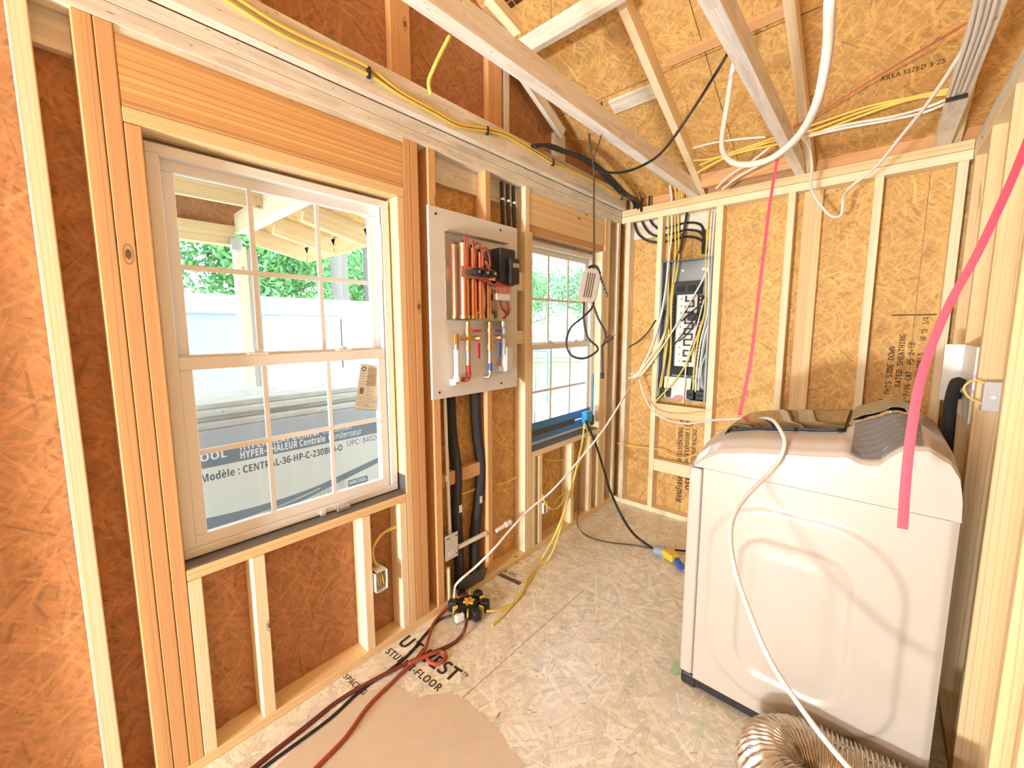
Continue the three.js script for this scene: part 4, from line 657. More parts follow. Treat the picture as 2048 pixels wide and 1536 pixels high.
// ================================================================ small window: blue tape, plug and cords
{
  const t = thing('masking_tape', 'blue masking tape and dark patch along the small window\'s lower rail', 'tape');
  box(t, 'tape_strip', M.tapeBlue, -0.0605, -0.0555, 0.80, 0.865, 0.33, 1.10, 0.001, 2); box(t, 'tape_strip', M.tapeBlue, -0.0545, -0.052, 0.735, 0.795, 0.34, 1.09, 0.001, 2); box(t, 'dark_patch', std({ color: rgb(0.09, 0.1, 0.13), roughness: 0.7 }), -0.0545, -0.0515, 0.772, 0.812, 0.56, 1.10, 0.001, 2); box(t, 'tape_strip', M.tapeBlue, -0.06, -0.05, 0.80, 1.13, 0.297, 0.306, 0.001, 1);
}
{
  const t = thing('wall_outlet', 'bright blue taped outlet at the corner of the small window', 'outlet'), c = [0.02, 0.825, 0.504];
  add(new RoundedBoxGeometry(0.05, 0.09, 0.09, 2, 0.015).translate(c[0], c[1], c[2]), 'tape_wrap', std({ color: rgb(0.03, 0.35, 0.8), roughness: 0.5 }), t); add(new RoundedBoxGeometry(0.04, 0.08, 0.06, 2, 0.01).translate(c[0] - 0.02, c[1] - 0.04, c[2] - 0.085), 'dark_socket', M.black, t); add(new RoundedBoxGeometry(0.03, 0.04, 0.06, 2, 0.01).translate(c[0] + 0.02, c[1] - 0.06, c[2] + 0.03), 'plug', M.whitePlastic, t);
}
cable('extension_cord', M.cableBlack, [[0.05, 0.81, 0.567], [0.07, 0.74, 0.541], [0.1, 0.623, 0.501], [0.14, 0.423, 0.442], [0.322, 0.367, 0.673], [0.437, 0.242, 0.724], [0.466, 0.04, 0.545], [0.56, 0.012, 0.552], [0.611, 0.02, 0.576]], 0.0088, 'thick black cord from the small window down to the yellow connector');
cable('extension_cord', M.cableBrown, [[0.03, 0.672, 0.613], [0.02, 0.359, 0.601], [0.02, 0.122, 0.6], [0.022, 0.008, 0.613], [0.163, 0.006, 0.703], [0.311, 0.006, 0.682], [0.458, 0.006, 0.603], [0.589, 0.01, 0.556]], 0.0042, 'thin brown cord lying on the floor toward the yellow connector');
cable('twisted_cord', M.cableYellow, [[0.05, 0.792, 0.594], [0.06, 0.698, 0.621], [0.07, 0.599, 0.675], [0.08, 0.488, 0.74], [0.08, 0.406, 0.776], [0.323, 0.464, 1.227], [0.356, 0.39, 1.345], [0.094, 0.01, 1.147], [0.173, 0.008, 1.36], [0.23, 0.008, 1.556], [0.263, 0.008, 1.688], [0.274, 0.008, 1.801]], 0.0065, 'yellow cord hanging from the small window to its bare end on the floor');
cable('twisted_cord', M.cableYellow, [[0.05, 0.78, 0.566], [0.06, 0.672, 0.55], [0.07, 0.602, 0.606], [0.08, 0.534, 0.702], [0.085, 0.341, 0.801], [0.317, 0.484, 1.203], [0.359, 0.385, 1.329], [0.135, 0.01, 1.148], [0.156, 0.014, 1.354], [0.24, 0.014, 1.546], [0.243, 0.012, 1.65], [0.23, 0.03, 1.737], [0.213, 0.04, 1.775]], 0.0058, 'yellow cord hanging from the small window and plugged into the floor hub');
cable('branch_cable', M.cableYellow, [[0, 0.37, 1.027], [0.02, 0.301, 1.014], [0.03, 0.244, 0.922], [0.02, 0.266, 0.797], [-0.01, 0.292, 0.728], [-0.02, 0.275, 0.802], [-0.01, 0.254, 0.878]], 0.005, 'tangle of yellow cable under the small window');
{
  const t = thing('cord_connector', 'yellow cord connector taped to a grey plug on the floor', 'connector');
  cyl(t, 'taped_plug', std({ color: rgb(0.28, 0.36, 0.42), roughness: 0.5 }), [0.608, 0.03, 0.603], [0.684, 0.03, 0.592], 0.03, 0.034, 12);
  const a = [0.677, 0.035, 0.585], b = [0.761, 0.035, 0.628]; bar(t, 'connector_body', M.yellowPlastic, a, b, 0.075, 0.05, [0.3, 0, -1], 0.012); const c = [0.749, 0.03, 0.612], d = [0.816, 0.02, 0.678]; bar(t, 'cord_boot', M.blue, c, d, 0.04, 0.03, [0.3, 0, -1], 0.01);
  cyl(t, 'cord_end', M.cableBlack, [0.708, 0.02, 0.498], [0.769, 0.01, 0.437], 0.006);
}
// ================================================================ power hub on the floor and its cords
{
  const C = V([0.102, -0, 1.803]), t = thing('power_hub', 'round black and yellow six-way power hub on the floor', 'power hub', null, [C.x, 0, C.z]);
  add(new THREE.CylinderGeometry(0.05, 0.075, 0.05, 24).translate(0, 0.03, 0), 'hub_body', M.black, t);
  const fl = new THREE.Shape(); for (let i = 0; i <= 60; i++) { const a = i / 60 * 6.283, r = 0.026 + 0.006 * Math.cos(6 * a); i ? fl.lineTo(r * Math.cos(a), r * Math.sin(a)) : fl.moveTo(r, 0); } const fg = new THREE.ExtrudeGeometry(fl, { depth: 0.006, bevelEnabled: false }); fg.rotateX(-Math.PI / 2); fg.translate(0, 0.055, 0);
  const em = add(fg, 'yellow_emblem', M.yellowPlastic, t); add(new THREE.SphereGeometry(0.008, 10, 8).translate(0, 0.061, 0), 'red_lamp', M.red, em);
  for (let i = 0; i < 6; i++) { const a = i / 6 * 6.283 + 0.3, c = Math.cos(a), s = Math.sin(a), b = add(new RoundedBoxGeometry(0.05, 0.055, 0.045, 2, 0.012).rotateY(-a).translate(0.085 * c, 0.035, 0.085 * s), 'outlet_arm', M.black, t); add(new RoundedBoxGeometry(0.028, 0.052, 0.008, 1, 0.002).rotateY(-a - 0.52).translate(0.078 * Math.cos(a + 0.52), 0.032, 0.078 * Math.sin(a + 0.52)), 'yellow_web', M.yellowPlastic, t); }
  add(new RoundedBoxGeometry(0.05, 0.04, 0.03, 2, 0.01).translate(-0.09, 0.04, 0.06).rotateY(1.35), 'white_plug', M.whitePlastic, t); 
}
const fl = 0.0085;
cable('extension_cord', M.cableMaroon, [[0.147, 0.008, 2.875], [0.138, 0.008, 2.833], [0.12, 0.008, 2.652], [0.107, 0.008, 2.521], [0.137, 0.012, 2.325], [0.174, 0.012, 2.176], [0.219, 0.008, 2.014], [0.221, 0.02, 1.959], [0.221, 0.04, 1.939], [0.182, 0.045, 1.89]], 0.0085, 'maroon cord running along the floor into the power hub\'s front');
cable('extension_cord', M.cableBlack, [[0.169, 0.006, 2.852], [0.161, 0.006, 2.809], [0.154, 0.006, 2.572], [0.129, 0.006, 2.446], [0.127, 0.006, 2.276], [0.112, 0.006, 2.176], [0.073, 0.006, 2.069], [0.044, 0.006, 1.946], [0.08, 0.02, 1.909]], 0.0062, 'thin black cord beside the maroon one on the floor');
cable('extension_cord', M.cableRed, [[0.308, 0.009, 2.73], [0.297, 0.009, 2.689], [0.272, 0.009, 2.574], [0.218, 0.009, 2.451], [0.191, 0.009, 2.317], [0.174, 0.014, 2.22], [0.165, 0.02, 2.142], [0.117, 0.012, 2.083], [0.051, 0.009, 2.003], [0.015, 0.009, 1.912], [0.017, 0.03, 1.844], [0.036, 0.05, 1.815], [0.047, 0.045, 1.774], [0.085, 0.04, 1.758]], 0.0075, 'orange-red cord looping round behind the power hub');
cable('extension_cord', M.cableRed, [[0.179, 0.012, 2.141], [0.218, 0.009, 2.154], [0.255, 0.009, 2.143], [0.264, 0.009, 2.105], [0.245, 0.009, 2.081], [0.218, 0.012, 2.086], [0.209, 0.02, 2.118], [0.177, 0.022, 2.226]], 0.0088, 'small curled loop of red cord near the floor lettering', 'cord');
cable('extension_cord', M.cableWhite, [[0.191, 1.094, 0.05], [0.37, 1.03, 0.62], [0.353, 0.844, 0.869], [0.303, 0.67, 1.105], [0.271, 0.553, 1.315], [0.24, 0.494, 1.461], [0.23, 0.427, 1.617], [0.23, 0.377, 1.733], [0.196, 0.305, 1.844], [0.181, 0.273, 1.93], [0.017, 0.08, 1.829], [0.029, 0.05, 1.844]], 0.0062, 'white cable slanting from the corner bundle down to the power hub');
cable('extension_cord', M.cableWhite, [[0.216, 1.088, 0.05], [0.28, 0.948, 0.07], [0.36, 0.855, 0.1], [0.493, 0.829, 0.2], [0.701, 0.864, 0.4], [0.935, 0.972, 0.7], [1.105, 1.048, 0.95], [1.238, 1.102, 1.15], [1.316, 1.14, 1.3], [1.361, 1.141, 1.42], [1.395, 1.108, 1.5], [1.393, 1.059, 1.54], [1.374, 1.018, 1.6], [1.339, 0.97, 1.7], [1.321, 0.933, 1.78], [1.323, 0.895, 1.85], [1.354, 0.833, 1.93], [1.403, 0.755, 1.98], [1.466, 0.665, 2.02], [1.53, 0.612, 2.05], [1.587, 0.571, 2.07], [1.632, 0.543, 2.08], [1.666, 0.529, 2.09]], 0.0066, 'long white cable draped over the washer and down its side');
// pink flagging tape
function ribbon(name, pts, wid, label, side) {
  const c = new THREE.CatmullRomCurve3(pts.map(V), false, 'centripetal'), n = 60, pos = [], idx = [];
  for (let i = 0; i <= n; i++) { const q = c.getPoint(i / n), s = V(side).normalize(), w = wid(i / n) / 2; for (const [k, e] of [[-1, -1], [1, -1], [1, 1], [-1, 1]]) pos.push(q.x + s.x * w * k - s.z * 0.0006 * e, q.y + s.y * w * k, q.z + s.z * w * k + s.x * 0.0006 * e); }
  for (let i = 0; i < n; i++) for (let k = 0; k < 4; k++) { const a = i * 4 + k, b = i * 4 + (k + 1) % 4; idx.push(a, b, a + 4, b, b + 4, a + 4); }
  const g = new THREE.BufferGeometry(); g.setAttribute('position', new THREE.Float32BufferAttribute(pos, 3)); g.setIndex(idx); g.computeVertexNormals();
  return tag(add(g, name, M.pink), label, 'tape');
}
ribbon('flagging_tape', [[1.796, 1.869, 1.85], [1.781, 1.798, 1.87], [1.758, 1.704, 1.89], [1.74, 1.637, 1.9], [1.712, 1.548, 1.91], [1.693, 1.465, 1.92], [1.68, 1.38, 1.93], [1.675, 1.267, 1.94], [1.675, 1.168, 1.945], [1.678, 1.059, 1.95]], (t) => 0.013 + 0.005 * t, 'wide pink flagging tape hanging in front of the washer\'s right side', [1, 0.1, 0]);
ribbon('flagging_tape', [[1.214, 2.277, 0.9], [1.204, 2.194, 0.9], [1.191, 2.033, 0.9], [1.182, 1.855, 0.9], [1.171, 1.626, 0.9], [1.159, 1.364, 0.9], [1.141, 1.191, 0.9], [1.124, 1.063, 0.9]], (t) => 0.011 + 0.006 * t, 'narrow pink flagging tape hanging behind the washer lid', [1, 0, 0]);
// ================================================================ behind the washer on the right wall
{
  const t = thing('laundry_box', 'white recessed laundry valve box behind the washer', 'electrical box');
  box(t, 'box_flange', M.whitePlastic, XR - 0.004, XR + 0.004, 1.12, 1.42, 0.46, 0.80, 0.002, 1); box(t, 'box_shell', M.whitePlastic, XR + 0.004, XR + 0.07, 1.15, 1.39, 0.5, 0.77, 0.004, 1); box(t, 'side_flap', M.whitePlastic, 1.83, XR - 0.004, 1.17, 1.42, 0.50, 0.505, 0.001, 1);
}
{ const t = thing('junction_box', 'grey device box on the right wall stud above the washer', 'electrical box'); box(t, 'box_body', M.greyPlastic, 1.905, 1.96, 1.19, 1.30, 0.862, 0.91, 0.004, 1); tube(t, 'yellow_wire', M.cableYellow, [[1.915, 1.29, 0.9], [1.88, 1.3, 0.89], [1.86, 1.27, 0.88], [1.875, 1.235, 0.89], [1.91, 1.215, 0.9]], 0.004, 30); cyl(t, 'mount_screw', M.steel, [1.93, 1.245, 0.905], [1.93, 1.245, 0.914], 0.006); }
cable('washer_hose', M.rubber, [[1.885, 1.26, 0.62], [1.86, 1.27, 0.68], [1.845, 1.22, 0.74], [1.842, 1.1, 0.78], [1.845, 0.9, 0.8], [1.85, 0.6, 0.82]], 0.02, 'dark ribbed hose behind the washer\'s back corner', 'hose');
cable('washer_hose', M.rubber, [[1.885, 1.2, 0.55], [1.862, 1.21, 0.62], [1.848, 1.12, 0.68], [1.848, 0.9, 0.7], [1.852, 0.5, 0.72]], 0.016, 'second dark hose beside the first behind the washer', 'hose');
// scraps lying in the bay by the washer
tag(bar(null, 'paper_scrap', M.paper, [0.46, 0.05, -0.127], [0.53, 0.06, -0.237], 0.12, 0.004, [0, 0.1, 1]), 'crumpled white scrap on the back wall sole plate', 'scrap');
tag(bar(null, 'painter_tape', std({ color: rgb(0.5, 0.75, 0.48), roughness: 0.7 }), [1.056, 0.001, 1.488], [1.052, 0.001, 1.402], 0.035, 0.001, [1, 0, 0.4]), 'pale green tape on the floor touching the washer foot', 'tape');
tag(bar(null, 'painter_tape', std({ color: rgb(0.6, 0.75, 0.55), roughness: 0.7 }), [1.23, 0.001, 1.698], [1.214, 0.001, 1.634], 0.02, 0.001, [1, 0, 0.3]), 'pale green tape scrap on the floor in front of the duct', 'tape');
// lettering stamped on boards
const ink = rgb(1, 1, 1);
{
  const a = V([0.014, 0, 2.231]), b = V([0.402, 0, 2.192]), d = b.clone().sub(a), L = d.length(); d.normalize();
  const up = [d.z, 0, -d.x], mid = a.clone().add(b).multiplyScalar(0.5);
  print(floor, 'floor_lettering', L * 1.05, L * 0.62, (g, w, h) => {
    g.fillStyle = 'rgba(48,34,22,0.85)'; g.textBaseline = 'middle'; g.font = 'bold ' + Math.round(h * 0.42) + 'px sans-serif'; g.fillText('UTWEST', w * 0.02, h * 0.3, w * 0.9); g.font = 'bold ' + Math.round(h * 0.1) + 'px sans-serif'; g.fillText('TM', w * 0.93, h * 0.18);
    g.font = 'bold ' + Math.round(h * 0.2) + 'px sans-serif'; g.fillText('STURD-I-FLOOR', w * 0.02, h * 0.66, w * 0.86); g.font = 'bold ' + Math.round(h * 0.1) + 'px sans-serif';
  }, ink, [mid.x + 0.03 * d.z, 0.0009, mid.z - 0.03 * d.x], [d.x, 0, d.z], up, 1400);
  const c = V([0.082, 0, 2.432]); print(floor, 'floor_lettering', 0.17, 0.05, textLines([['SPACING', 0.02, 0.5, 0.7, 'bold', 'rgba(60,44,30,0.8)']]), ink, [c.x, 0.0009, c.z], [d.x, 0, d.z], up, 1400);
  const e = V([0.054, 0, 1.43]); print(floor, 'floor_stamp', 0.2, 0.11, (g, w, h) => { g.fillStyle = 'rgba(52,38,26,0.6)'; g.fillRect(0, h * 0.55, w, h * 0.3); g.font = 'bold ' + Math.round(h * 0.4) + 'px sans-serif'; g.textBaseline = 'middle'; g.fillText('16 OC', w * 0.1, h * 0.25, w * 0.8); }, ink, [e.x, 0.0009, e.z], [d.x, 0, d.z], up, 1400);
}
print(wallB, 'board_stamp', 0.42, 0.2, (g, w, h) => { g.strokeStyle = g.fillStyle = 'rgba(44,30,16,0.85)'; g.lineWidth = h * 0.03; g.font = 'bold ' + Math.round(h * 0.22) + 'px sans-serif'; g.textBaseline = 'middle'; g.beginPath(); g.arc(w * 0.9, h * 0.5, h * 0.26, 0, 7); g.stroke(); g.fillText('APA', w * 0.83, h * 0.5, w * 0.14); g.fillText('RATED SHEATHING', w * 0.05, h * 0.25, w * 0.68); g.fillText('24/16 EXPOSURE 1', w * 0.05, h * 0.52, w * 0.68); g.fillText('SIZED FOR SPACING', w * 0.05, h * 0.78, w * 0.68); }, ink, [0.56, 0.62, -D4 + 0.0008], [0, 1, 0], [-1, 0, 0], 1500);
print(wallB, 'board_stamp', 0.24, 0.16, textLines([['WestFraser', 0.02, 0.3, 0.42, 'bold', 'rgba(44,30,16,0.9)'], ['OSB', 0.5, 0.75, 0.4, 'bold', 'rgba(44,30,16,0.9)']]), ink, [0.55, 0.22, -D4 + 0.0008], [0, 1, 0], [-1, 0, 0], 1500);
print(wallB, 'board_stamp', 0.5, 0.2, (g, w, h) => { g.fillStyle = 'rgba(60,42,22,0.8)'; g.fillRect(0, 0, w * 0.01, h * 0.8); g.fillRect(w * 0.98, h * 0.1, w * 0.012, h * 0.9); g.textBaseline = 'middle'; g.font = 'bold ' + Math.round(h * 0.17) + 'px monospace'; ['THIS SIDE DOWN', 'RATED SHEATHING', '7/16 CAT  PS 2-18', 'EXPOSURE 1'].forEach((s, i) => g.fillText(s, w * (0.06 + 0.1 * (i % 2)), h * (0.18 + i * 0.2), w * 0.62)); g.fillText('HP 10  5/4', w * 0.7, h * 0.8, w * 0.26); }, ink, [1.735, 1.32, -D4 + 0.0008], [0, 1, 0], [-1, 0, 0], 1500);
print(ceil, 'deck_stamp', 0.22, 0.05, (g, w, h) => { g.fillStyle = 'rgba(40,28,14,0.6)'; g.textBaseline = 'middle'; g.font = 'bold ' + Math.round(h * 0.7) + 'px sans-serif'; g.fillText('AREA SIZED 1 2S', 0, h * 0.5, w); }, ink, [1.63, 2.552 + 0.43 * 0.34 - 0.002, 0.34], [1, 0, 0], [0, 0.43, 1], 1000);
print(ceil, 'deck_stamp', 0.3, 0.1, (g, w, h) => { g.fillStyle = 'rgba(70,22,12,0.85)'; for (let r = 0; r < 3; r++) for (let i = 0; i < 5; i++) g.fillRect(i * w / 5 + 2, r * h / 3 + 2, w / 5 - 5, h / 3 - 4); }, ink, [0.12, 2.552 + 0.43 * 1.45 - 0.002, 1.45], [1, 0, 0], [0, 0.43, 1], 1000);
print(wallR, 'board_stamp', 0.06, 0.03, textLines([['HT 2X4', 0.02, 0.5, 0.8, 'bold', 'rgba(60,36,20,0.8)']]), ink, [1.94, 1.82, 1.2975 + 0.0008], [1, 0, 0], [0, 1, 0], 2400);

// ================================================================ outside
const ground = structure('ground');
box(ground, 'gravel_yard', std({ map: paintedMap([214, 208, 198], [160, 150, 140]), roughness: 0.95 }), -60, 30, -0.75, -0.4, -60, 40, 0);
box(ground, 'lawn', std({ color: rgb(0.28, 0.42, 0.1), roughness: 1 }), -24, -6.5, -0.42, -0.385, -30, -3.2, 0);
{ // white van on the drive
  const t = thing('van', 'white van parked beyond the large window', 'van', null, [-4.6, -0.4, 0.3]);
  const paint = phys({ color: rgb(0.5, 0.56, 0.59), roughness: 0.3, clearcoat: 0.7 });
  const L = (g, n, m, p = t) => { g.translate(4.6, 0.4, -0.3); return add(g, n, m, p); };
  const cs = [[0.0, 0.0], [1.9, 0.0], [1.95, 0.5], [1.93, 1.05], [1.86, 1.55], [1.8, 1.95], [1.62, 2.13], [0.28, 2.13], [0.1, 1.95], [0.04, 1.55], [-0.03, 1.05], [-0.05, 0.5]];
  const s = new THREE.Shape(cs.map((q) => new THREE.Vector2(q[0], q[1]))), g = new THREE.ExtrudeGeometry(s, { depth: 4.6, bevelSize: 0.05, bevelThickness: 0.05, bevelSegments: 2 }); g.translate(-5.55, -0.3, -1.6);
  L(g, 'body', paint);
  L(boxGeo(-3.72, -3.66, 1.66, 1.685, -1.5, 2.9, 0.004), 'roof_gutter', paint);
  for (const z of [-0.25, 2.3]) { const w = L(cylGeo([-3.9, -0.05, z], [-3.58, -0.05, z], 0.36, 0.36, 28), 'wheel', M.rubber); L(cylGeo([-3.6, -0.05, z], [-3.56, -0.05, z], 0.2, 0.2, 20), 'hub_cap', M.steel, w); L(new THREE.TorusGeometry(0.43, 0.035, 8, 32, Math.PI).rotateY(Math.PI / 2).translate(-3.6, -0.05, z), 'wheel_arch', paint, w); }
  L(boxGeo(-3.605, -3.585, 0.55, 0.6, -1.5, 2.9, 0.006), 'side_molding', paint);
  L(boxGeo(-3.61, -3.6, 0.15, 1.62, 0.62, 0.63, 0.001), 'door_gap', M.rubber);
}
{ // big carton right outside the window
  const t = thing('cardboard_box', 'large printed carton standing right outside the large window', 'box', null, [-1.1, -0.4, 2.0]);
  const XF = -0.72, Y1 = 0.935, Z0 = 1.2, Z1 = 3.3, kraft = [226, 219, 203], grey = [124, 131, 137];
  const art = canvas(2048, 1024, (g, w, h) => {
    // u runs toward the far end of the face, v from the foot up: 2.1 m by 1.05 m shown
    g.fillStyle = css(kraft); g.fillRect(0, 0, w, h);
    for (let i = 0; i < 900; i++) { g.fillStyle = css(kraft, rr(0.93, 1.06), 0.25); g.fillRect(rnd() * w, rnd() * h, rr(20, 160), rr(1, 4)); }
    const X = (z) => (Z1 - z) / (Z1 - Z0) * w, Y = (y) => (Y1 - y) / 1.05 * h;
    const fit = (t, z0, z1, y, size, weight) => { g.font = weight + ' ' + Math.round(h * size) + 'px sans-serif'; const m = g.measureText(t).width; g.save(); g.translate(X(z0), Y(y)); g.scale((X(z1) - X(z0)) / m, 1); g.fillText(t, 0, 0); g.restore(); };
    g.fillStyle = css(grey); g.beginPath(); g.moveTo(0, Y(0.925)); g.lineTo(w, Y(0.925)); g.lineTo(w, Y(0.83)); g.lineTo(0, Y(0.84)); g.fill();
    g.fillStyle = '#e9e7e1'; g.textBaseline = 'alphabetic';
    fit('MRCOOL', 2.87, 2.64, 0.872, 0.05, 'bold'); fit('HYPER HEAT Central', 2.587, 2.19, 0.892, 0.045, 'bold'); fit('HYPER-CHALEUR Centrale', 2.587, 2.155, 0.847, 0.05, 'bold');
    fit('Condenser', 2.17, 1.99, 0.892, 0.045, 'normal'); fit('Condenseur', 2.14, 1.93, 0.847, 0.05, 'normal');
    g.fillStyle = '#575c62'; fit('Modèle : CENTRAL-36-HP-C-230B00-O', 2.755, 2.056, 0.772, 0.05, 'bold'); fit('UPC: 840243', 2.032, 1.79, 0.79, 0.045, 'normal');
    g.fillStyle = css(grey); g.beginPath(); g.moveTo(X(3.0), Y(0.60)); g.lineTo(X(2.74), Y(0.592)); g.quadraticCurveTo(X(2.46), Y(0.566), X(2.2), Y(0.60)); g.lineTo(X(1.82), Y(0.672)); g.lineTo(X(1.3), Y(0.76)); g.lineTo(X(1.3), Y(0.73)); g.lineTo(X(1.82), Y(0.638)); g.quadraticCurveTo(X(2.2), Y(0.56), X(2.46), Y(0.50)); g.lineTo(X(3.0), Y(0.44)); g.fill();
    g.strokeStyle = '#cfcabd'; g.lineWidth = 7; g.beginPath(); g.moveTo(X(2.8), Y(0.53)); g.quadraticCurveTo(X(2.46), Y(0.525), X(2.2), Y(0.58)); g.stroke();
    g.strokeStyle = '#8d8f8c'; g.lineWidth = 2; for (let i = 0; i < 7; i++) { g.beginPath(); g.moveTo(X(2.324), Y(0.49 + i * 0.009)); g.lineTo(X(2.06), Y(0.545 + i * 0.009)); g.stroke(); } for (let i = 0; i < 12; i++) { g.beginPath(); g.moveTo(X(2.324 - i * 0.024), Y(0.49 + i * 0.005)); g.lineTo(X(2.324 - i * 0.024), Y(0.545 + i * 0.005)); g.stroke(); }
    g.fillStyle = '#6f7577'; g.fillRect(X(2.033), Y(0.575), X(1.905) - X(2.033), Y(0.535) - Y(0.575)); g.fillStyle = '#ecebe6'; fit('MRCOOL', 2.028, 1.911, 0.546, 0.03, 'bold');
  }, { clamp: true });
  const L = (g, n, m) => { g.translate(1.1, 0.4, -2.0); return add(g, n, m, t); };
  L(boxGeo(-1.5, XF - 0.004, -0.4, Y1, Z0, Z1, 0.004), 'carton', std({ color: rgb(0.5, 0.42, 0.3), roughness: 0.85 }));
  const f = new THREE.PlaneGeometry(Z1 - Z0, 1.05); f.rotateY(Math.PI / 2); f.translate(XF, Y1 - 0.525, (Z0 + Z1) / 2); L(f, 'printed_face', std({ map: art, roughness: 0.8 }));
  L(boxGeo(-1.5, XF + 0.003, Y1, Y1 + 0.077, Z0, Z1, 0.003), 'dark_lid_edge', std({ color: rgb(0.45, 0.46, 0.46), roughness: 0.8 }));
}
[[0, 1.0125, 1.038, 0.02], [1, 1.039, 1.064, -0.03], [2, 1.065, 1.09, 0.02], [3, 1.091, 1.118, -0.02]].forEach(([i, y0, y1, o]) => tag(box(null, 'plank', std({ map: paintedMap([222, 220, 210], [150, 150, 140]), roughness: 0.85 }), -1.38 + o, -0.78 - i * 0.03 + o, y0, y1, 1.35, 3.6 + o, 0.003, 2), ['lowest', 'second', 'third', 'topmost'][i] + ' weathered pale plank stacked on the carton outside', 'plank', 'planks on the carton'));
{ // carport framing beyond the window
  const t = thing('carport', 'timber carport with posts, beams and rafters outside the large window', 'carport');
  const grey = std({ map: grainMap([176, 168, 152], 0.2, 30, 2), roughness: 0.85 });
  box(t, 'post', M.pine, -2.6, -2.5, -0.4, 2.2, 1.975, 2.06); box(t, 'post_cover', grey, -2.6, -2.5, -0.4, 2.18, 1.89, 1.974, 0.002, 1);
  box(t, 'beam', M.pineB, -2.6, -2.5, 2.2, 2.36, 2.05, 5.4); box(t, 'beam', M.pine, -2.5, -0.13, 2.3, 2.46, 1.96, 2.05);
  for (const x of [-2.0, -1.3, -0.6]) bar(t, 'rafter', M.pineB, [x, 2.55, 2.0], [x, 2.62, 5.4], 0.05, 0.14, [1, 0, 0]);
  box(t, 'rafter_tie', M.pineB, -1.75, -1.7, 2.55, 2.72, 1.5, 5.4); box(t, 'roof_deck', M.osb, -2.9, -0.13, 2.72, 2.735, 0.95, 5.5, 0.001, 2);
  // lower outer bay: rafter pairs meeting in a valley
  for (const x of [-2.5, -1.95, -1.4, -0.85]) { bar(t, 'valley_rafter', M.pineB, [x, 2.19, 1.47], [x, 2.56, 0.55], 0.045, 0.14, [1, 0, 0]); bar(t, 'valley_rafter', M.pineB, [x, 2.2, 1.47], [x, 2.30, 1.93], 0.045, 0.14, [1, 0, 0]); }
  bar(t, 'valley_deck', M.osb, [-1.6, 2.275, 1.46], [-1.6, 2.645, 0.54], 2.2, 0.012, [1, 0, 0], 0.001); bar(t, 'valley_deck', M.osb, [-1.6, 2.28, 1.49], [-1.6, 2.38, 1.93], 2.2, 0.012, [1, 0, 0], 0.001);
  box(t, 'gable_panel', M.osbWall, -2.62, -2.6, 2.36, 2.72, 1.95, 5.4, 0.001, 2); box(t, 'beam', M.pineB, -1.84, -1.8, 2.365, 2.5, 2.05, 5.4);
  box(t, 'junction_box', M.galv, -2.497, -2.44, 2.15, 2.26, 2.02, 2.1, 0.01, 1);
}
// trees
function leafCloud(n, c, rad, col, size) {
  const leaf = new THREE.BufferGeometry(); leaf.setAttribute('position', new THREE.Float32BufferAttribute([-0.5, 0, 0, 0, 0.12, -0.22, 0.6, 0, 0, 0, 0.1, 0.22], 3)); leaf.setIndex([0, 1, 3, 1, 2, 3]); leaf.computeVertexNormals();
  const im = new THREE.InstancedMesh(leaf, std({ color: 0xffffff, roughness: 0.7, side: THREE.DoubleSide }), n), m4 = new THREE.Matrix4(), q = new THREE.Quaternion(), e = new THREE.Euler();
  for (let i = 0; i < n; i++) {
    const u = rnd() * 6.283, v = Math.acos(2 * rnd() - 1), k = Math.pow(rnd(), 0.35) * (0.75 + 0.25 * Math.sin(5 * u + 3 * v)), s = size * rr(0.6, 1.4);
    e.set(rnd() * 6, rnd() * 6, rnd() * 6); q.setFromEuler(e);
    m4.compose(new THREE.Vector3(c[0] + rad[0] * k * Math.sin(v) * Math.cos(u), c[1] + rad[1] * k * Math.cos(v), c[2] + rad[2] * k * Math.sin(v) * Math.sin(u)), q, new THREE.Vector3(s, s, s)); im.setMatrixAt(i, m4);
    im.setColorAt(i, rgb(col[0] * rr(0.7, 1.4), col[1] * rr(0.8, 1.25), col[2] * rr(0.6, 1.5)));
  }
  return im;
}
const bark = std({ map: grainMap([142, 128, 112], 0.5, 60, 0), roughness: 0.95 });
function tree(x, z, h, r, label, n, col = [0.2, 0.42, 0.13], tr = 0.2) {
  const t = thing('tree', label, 'tree', null, [x, -0.4, z]);
  const g = new THREE.CylinderGeometry(tr * 0.7, tr, h, 12, 6), p = g.attributes.position; for (let i = 0; i < p.count; i++) p.setX(i, p.getX(i) + 0.06 * Math.sin(p.getY(i) * 1.3)); g.computeVertexNormals(); g.translate(0, h / 2, 0); add(metricUV(g, 1), 'trunk', bark, t);
  for (let i = 0; i < 4; i++) { const a = i * 1.7 + x; cyl(t, 'branch', bark, [0, h * (0.6 + 0.08 * i), 0], [Math.cos(a) * r * 0.6, h * (0.8 + 0.1 * i), Math.sin(a) * r * 0.6], tr * 0.35, tr * 0.12, 8); }
  const f = leafCloud(n, [0, h + r * 0.3, 0], [r, r * 0.75, r], col, 0.2); f.name = 'foliage'; f.userData.kind = 'stuff'; f.castShadow = f.receiveShadow = true; t.add(f);
}
tree(-12, 3.2, 3.6, 3.2, 'leafy green tree left of the carport post, behind the van', 9000);
tree(-13, -1.5, 3.2, 3.0, 'spreading green tree seen between the carport post and the pine trunks', 9000);
tree(-9, -2.05, 9, 2.8, 'first tall bare pine trunk beyond the van', 4000, [0.18, 0.38, 0.12], 0.24);
tree(-9, -2.95, 9, 2.8, 'second tall bare pine trunk beyond the van', 4000, [0.18, 0.38, 0.12], 0.22);
tree(-15, -6.0, 3, 3.2, 'bushy green tree behind the two pine trunks', 7000);
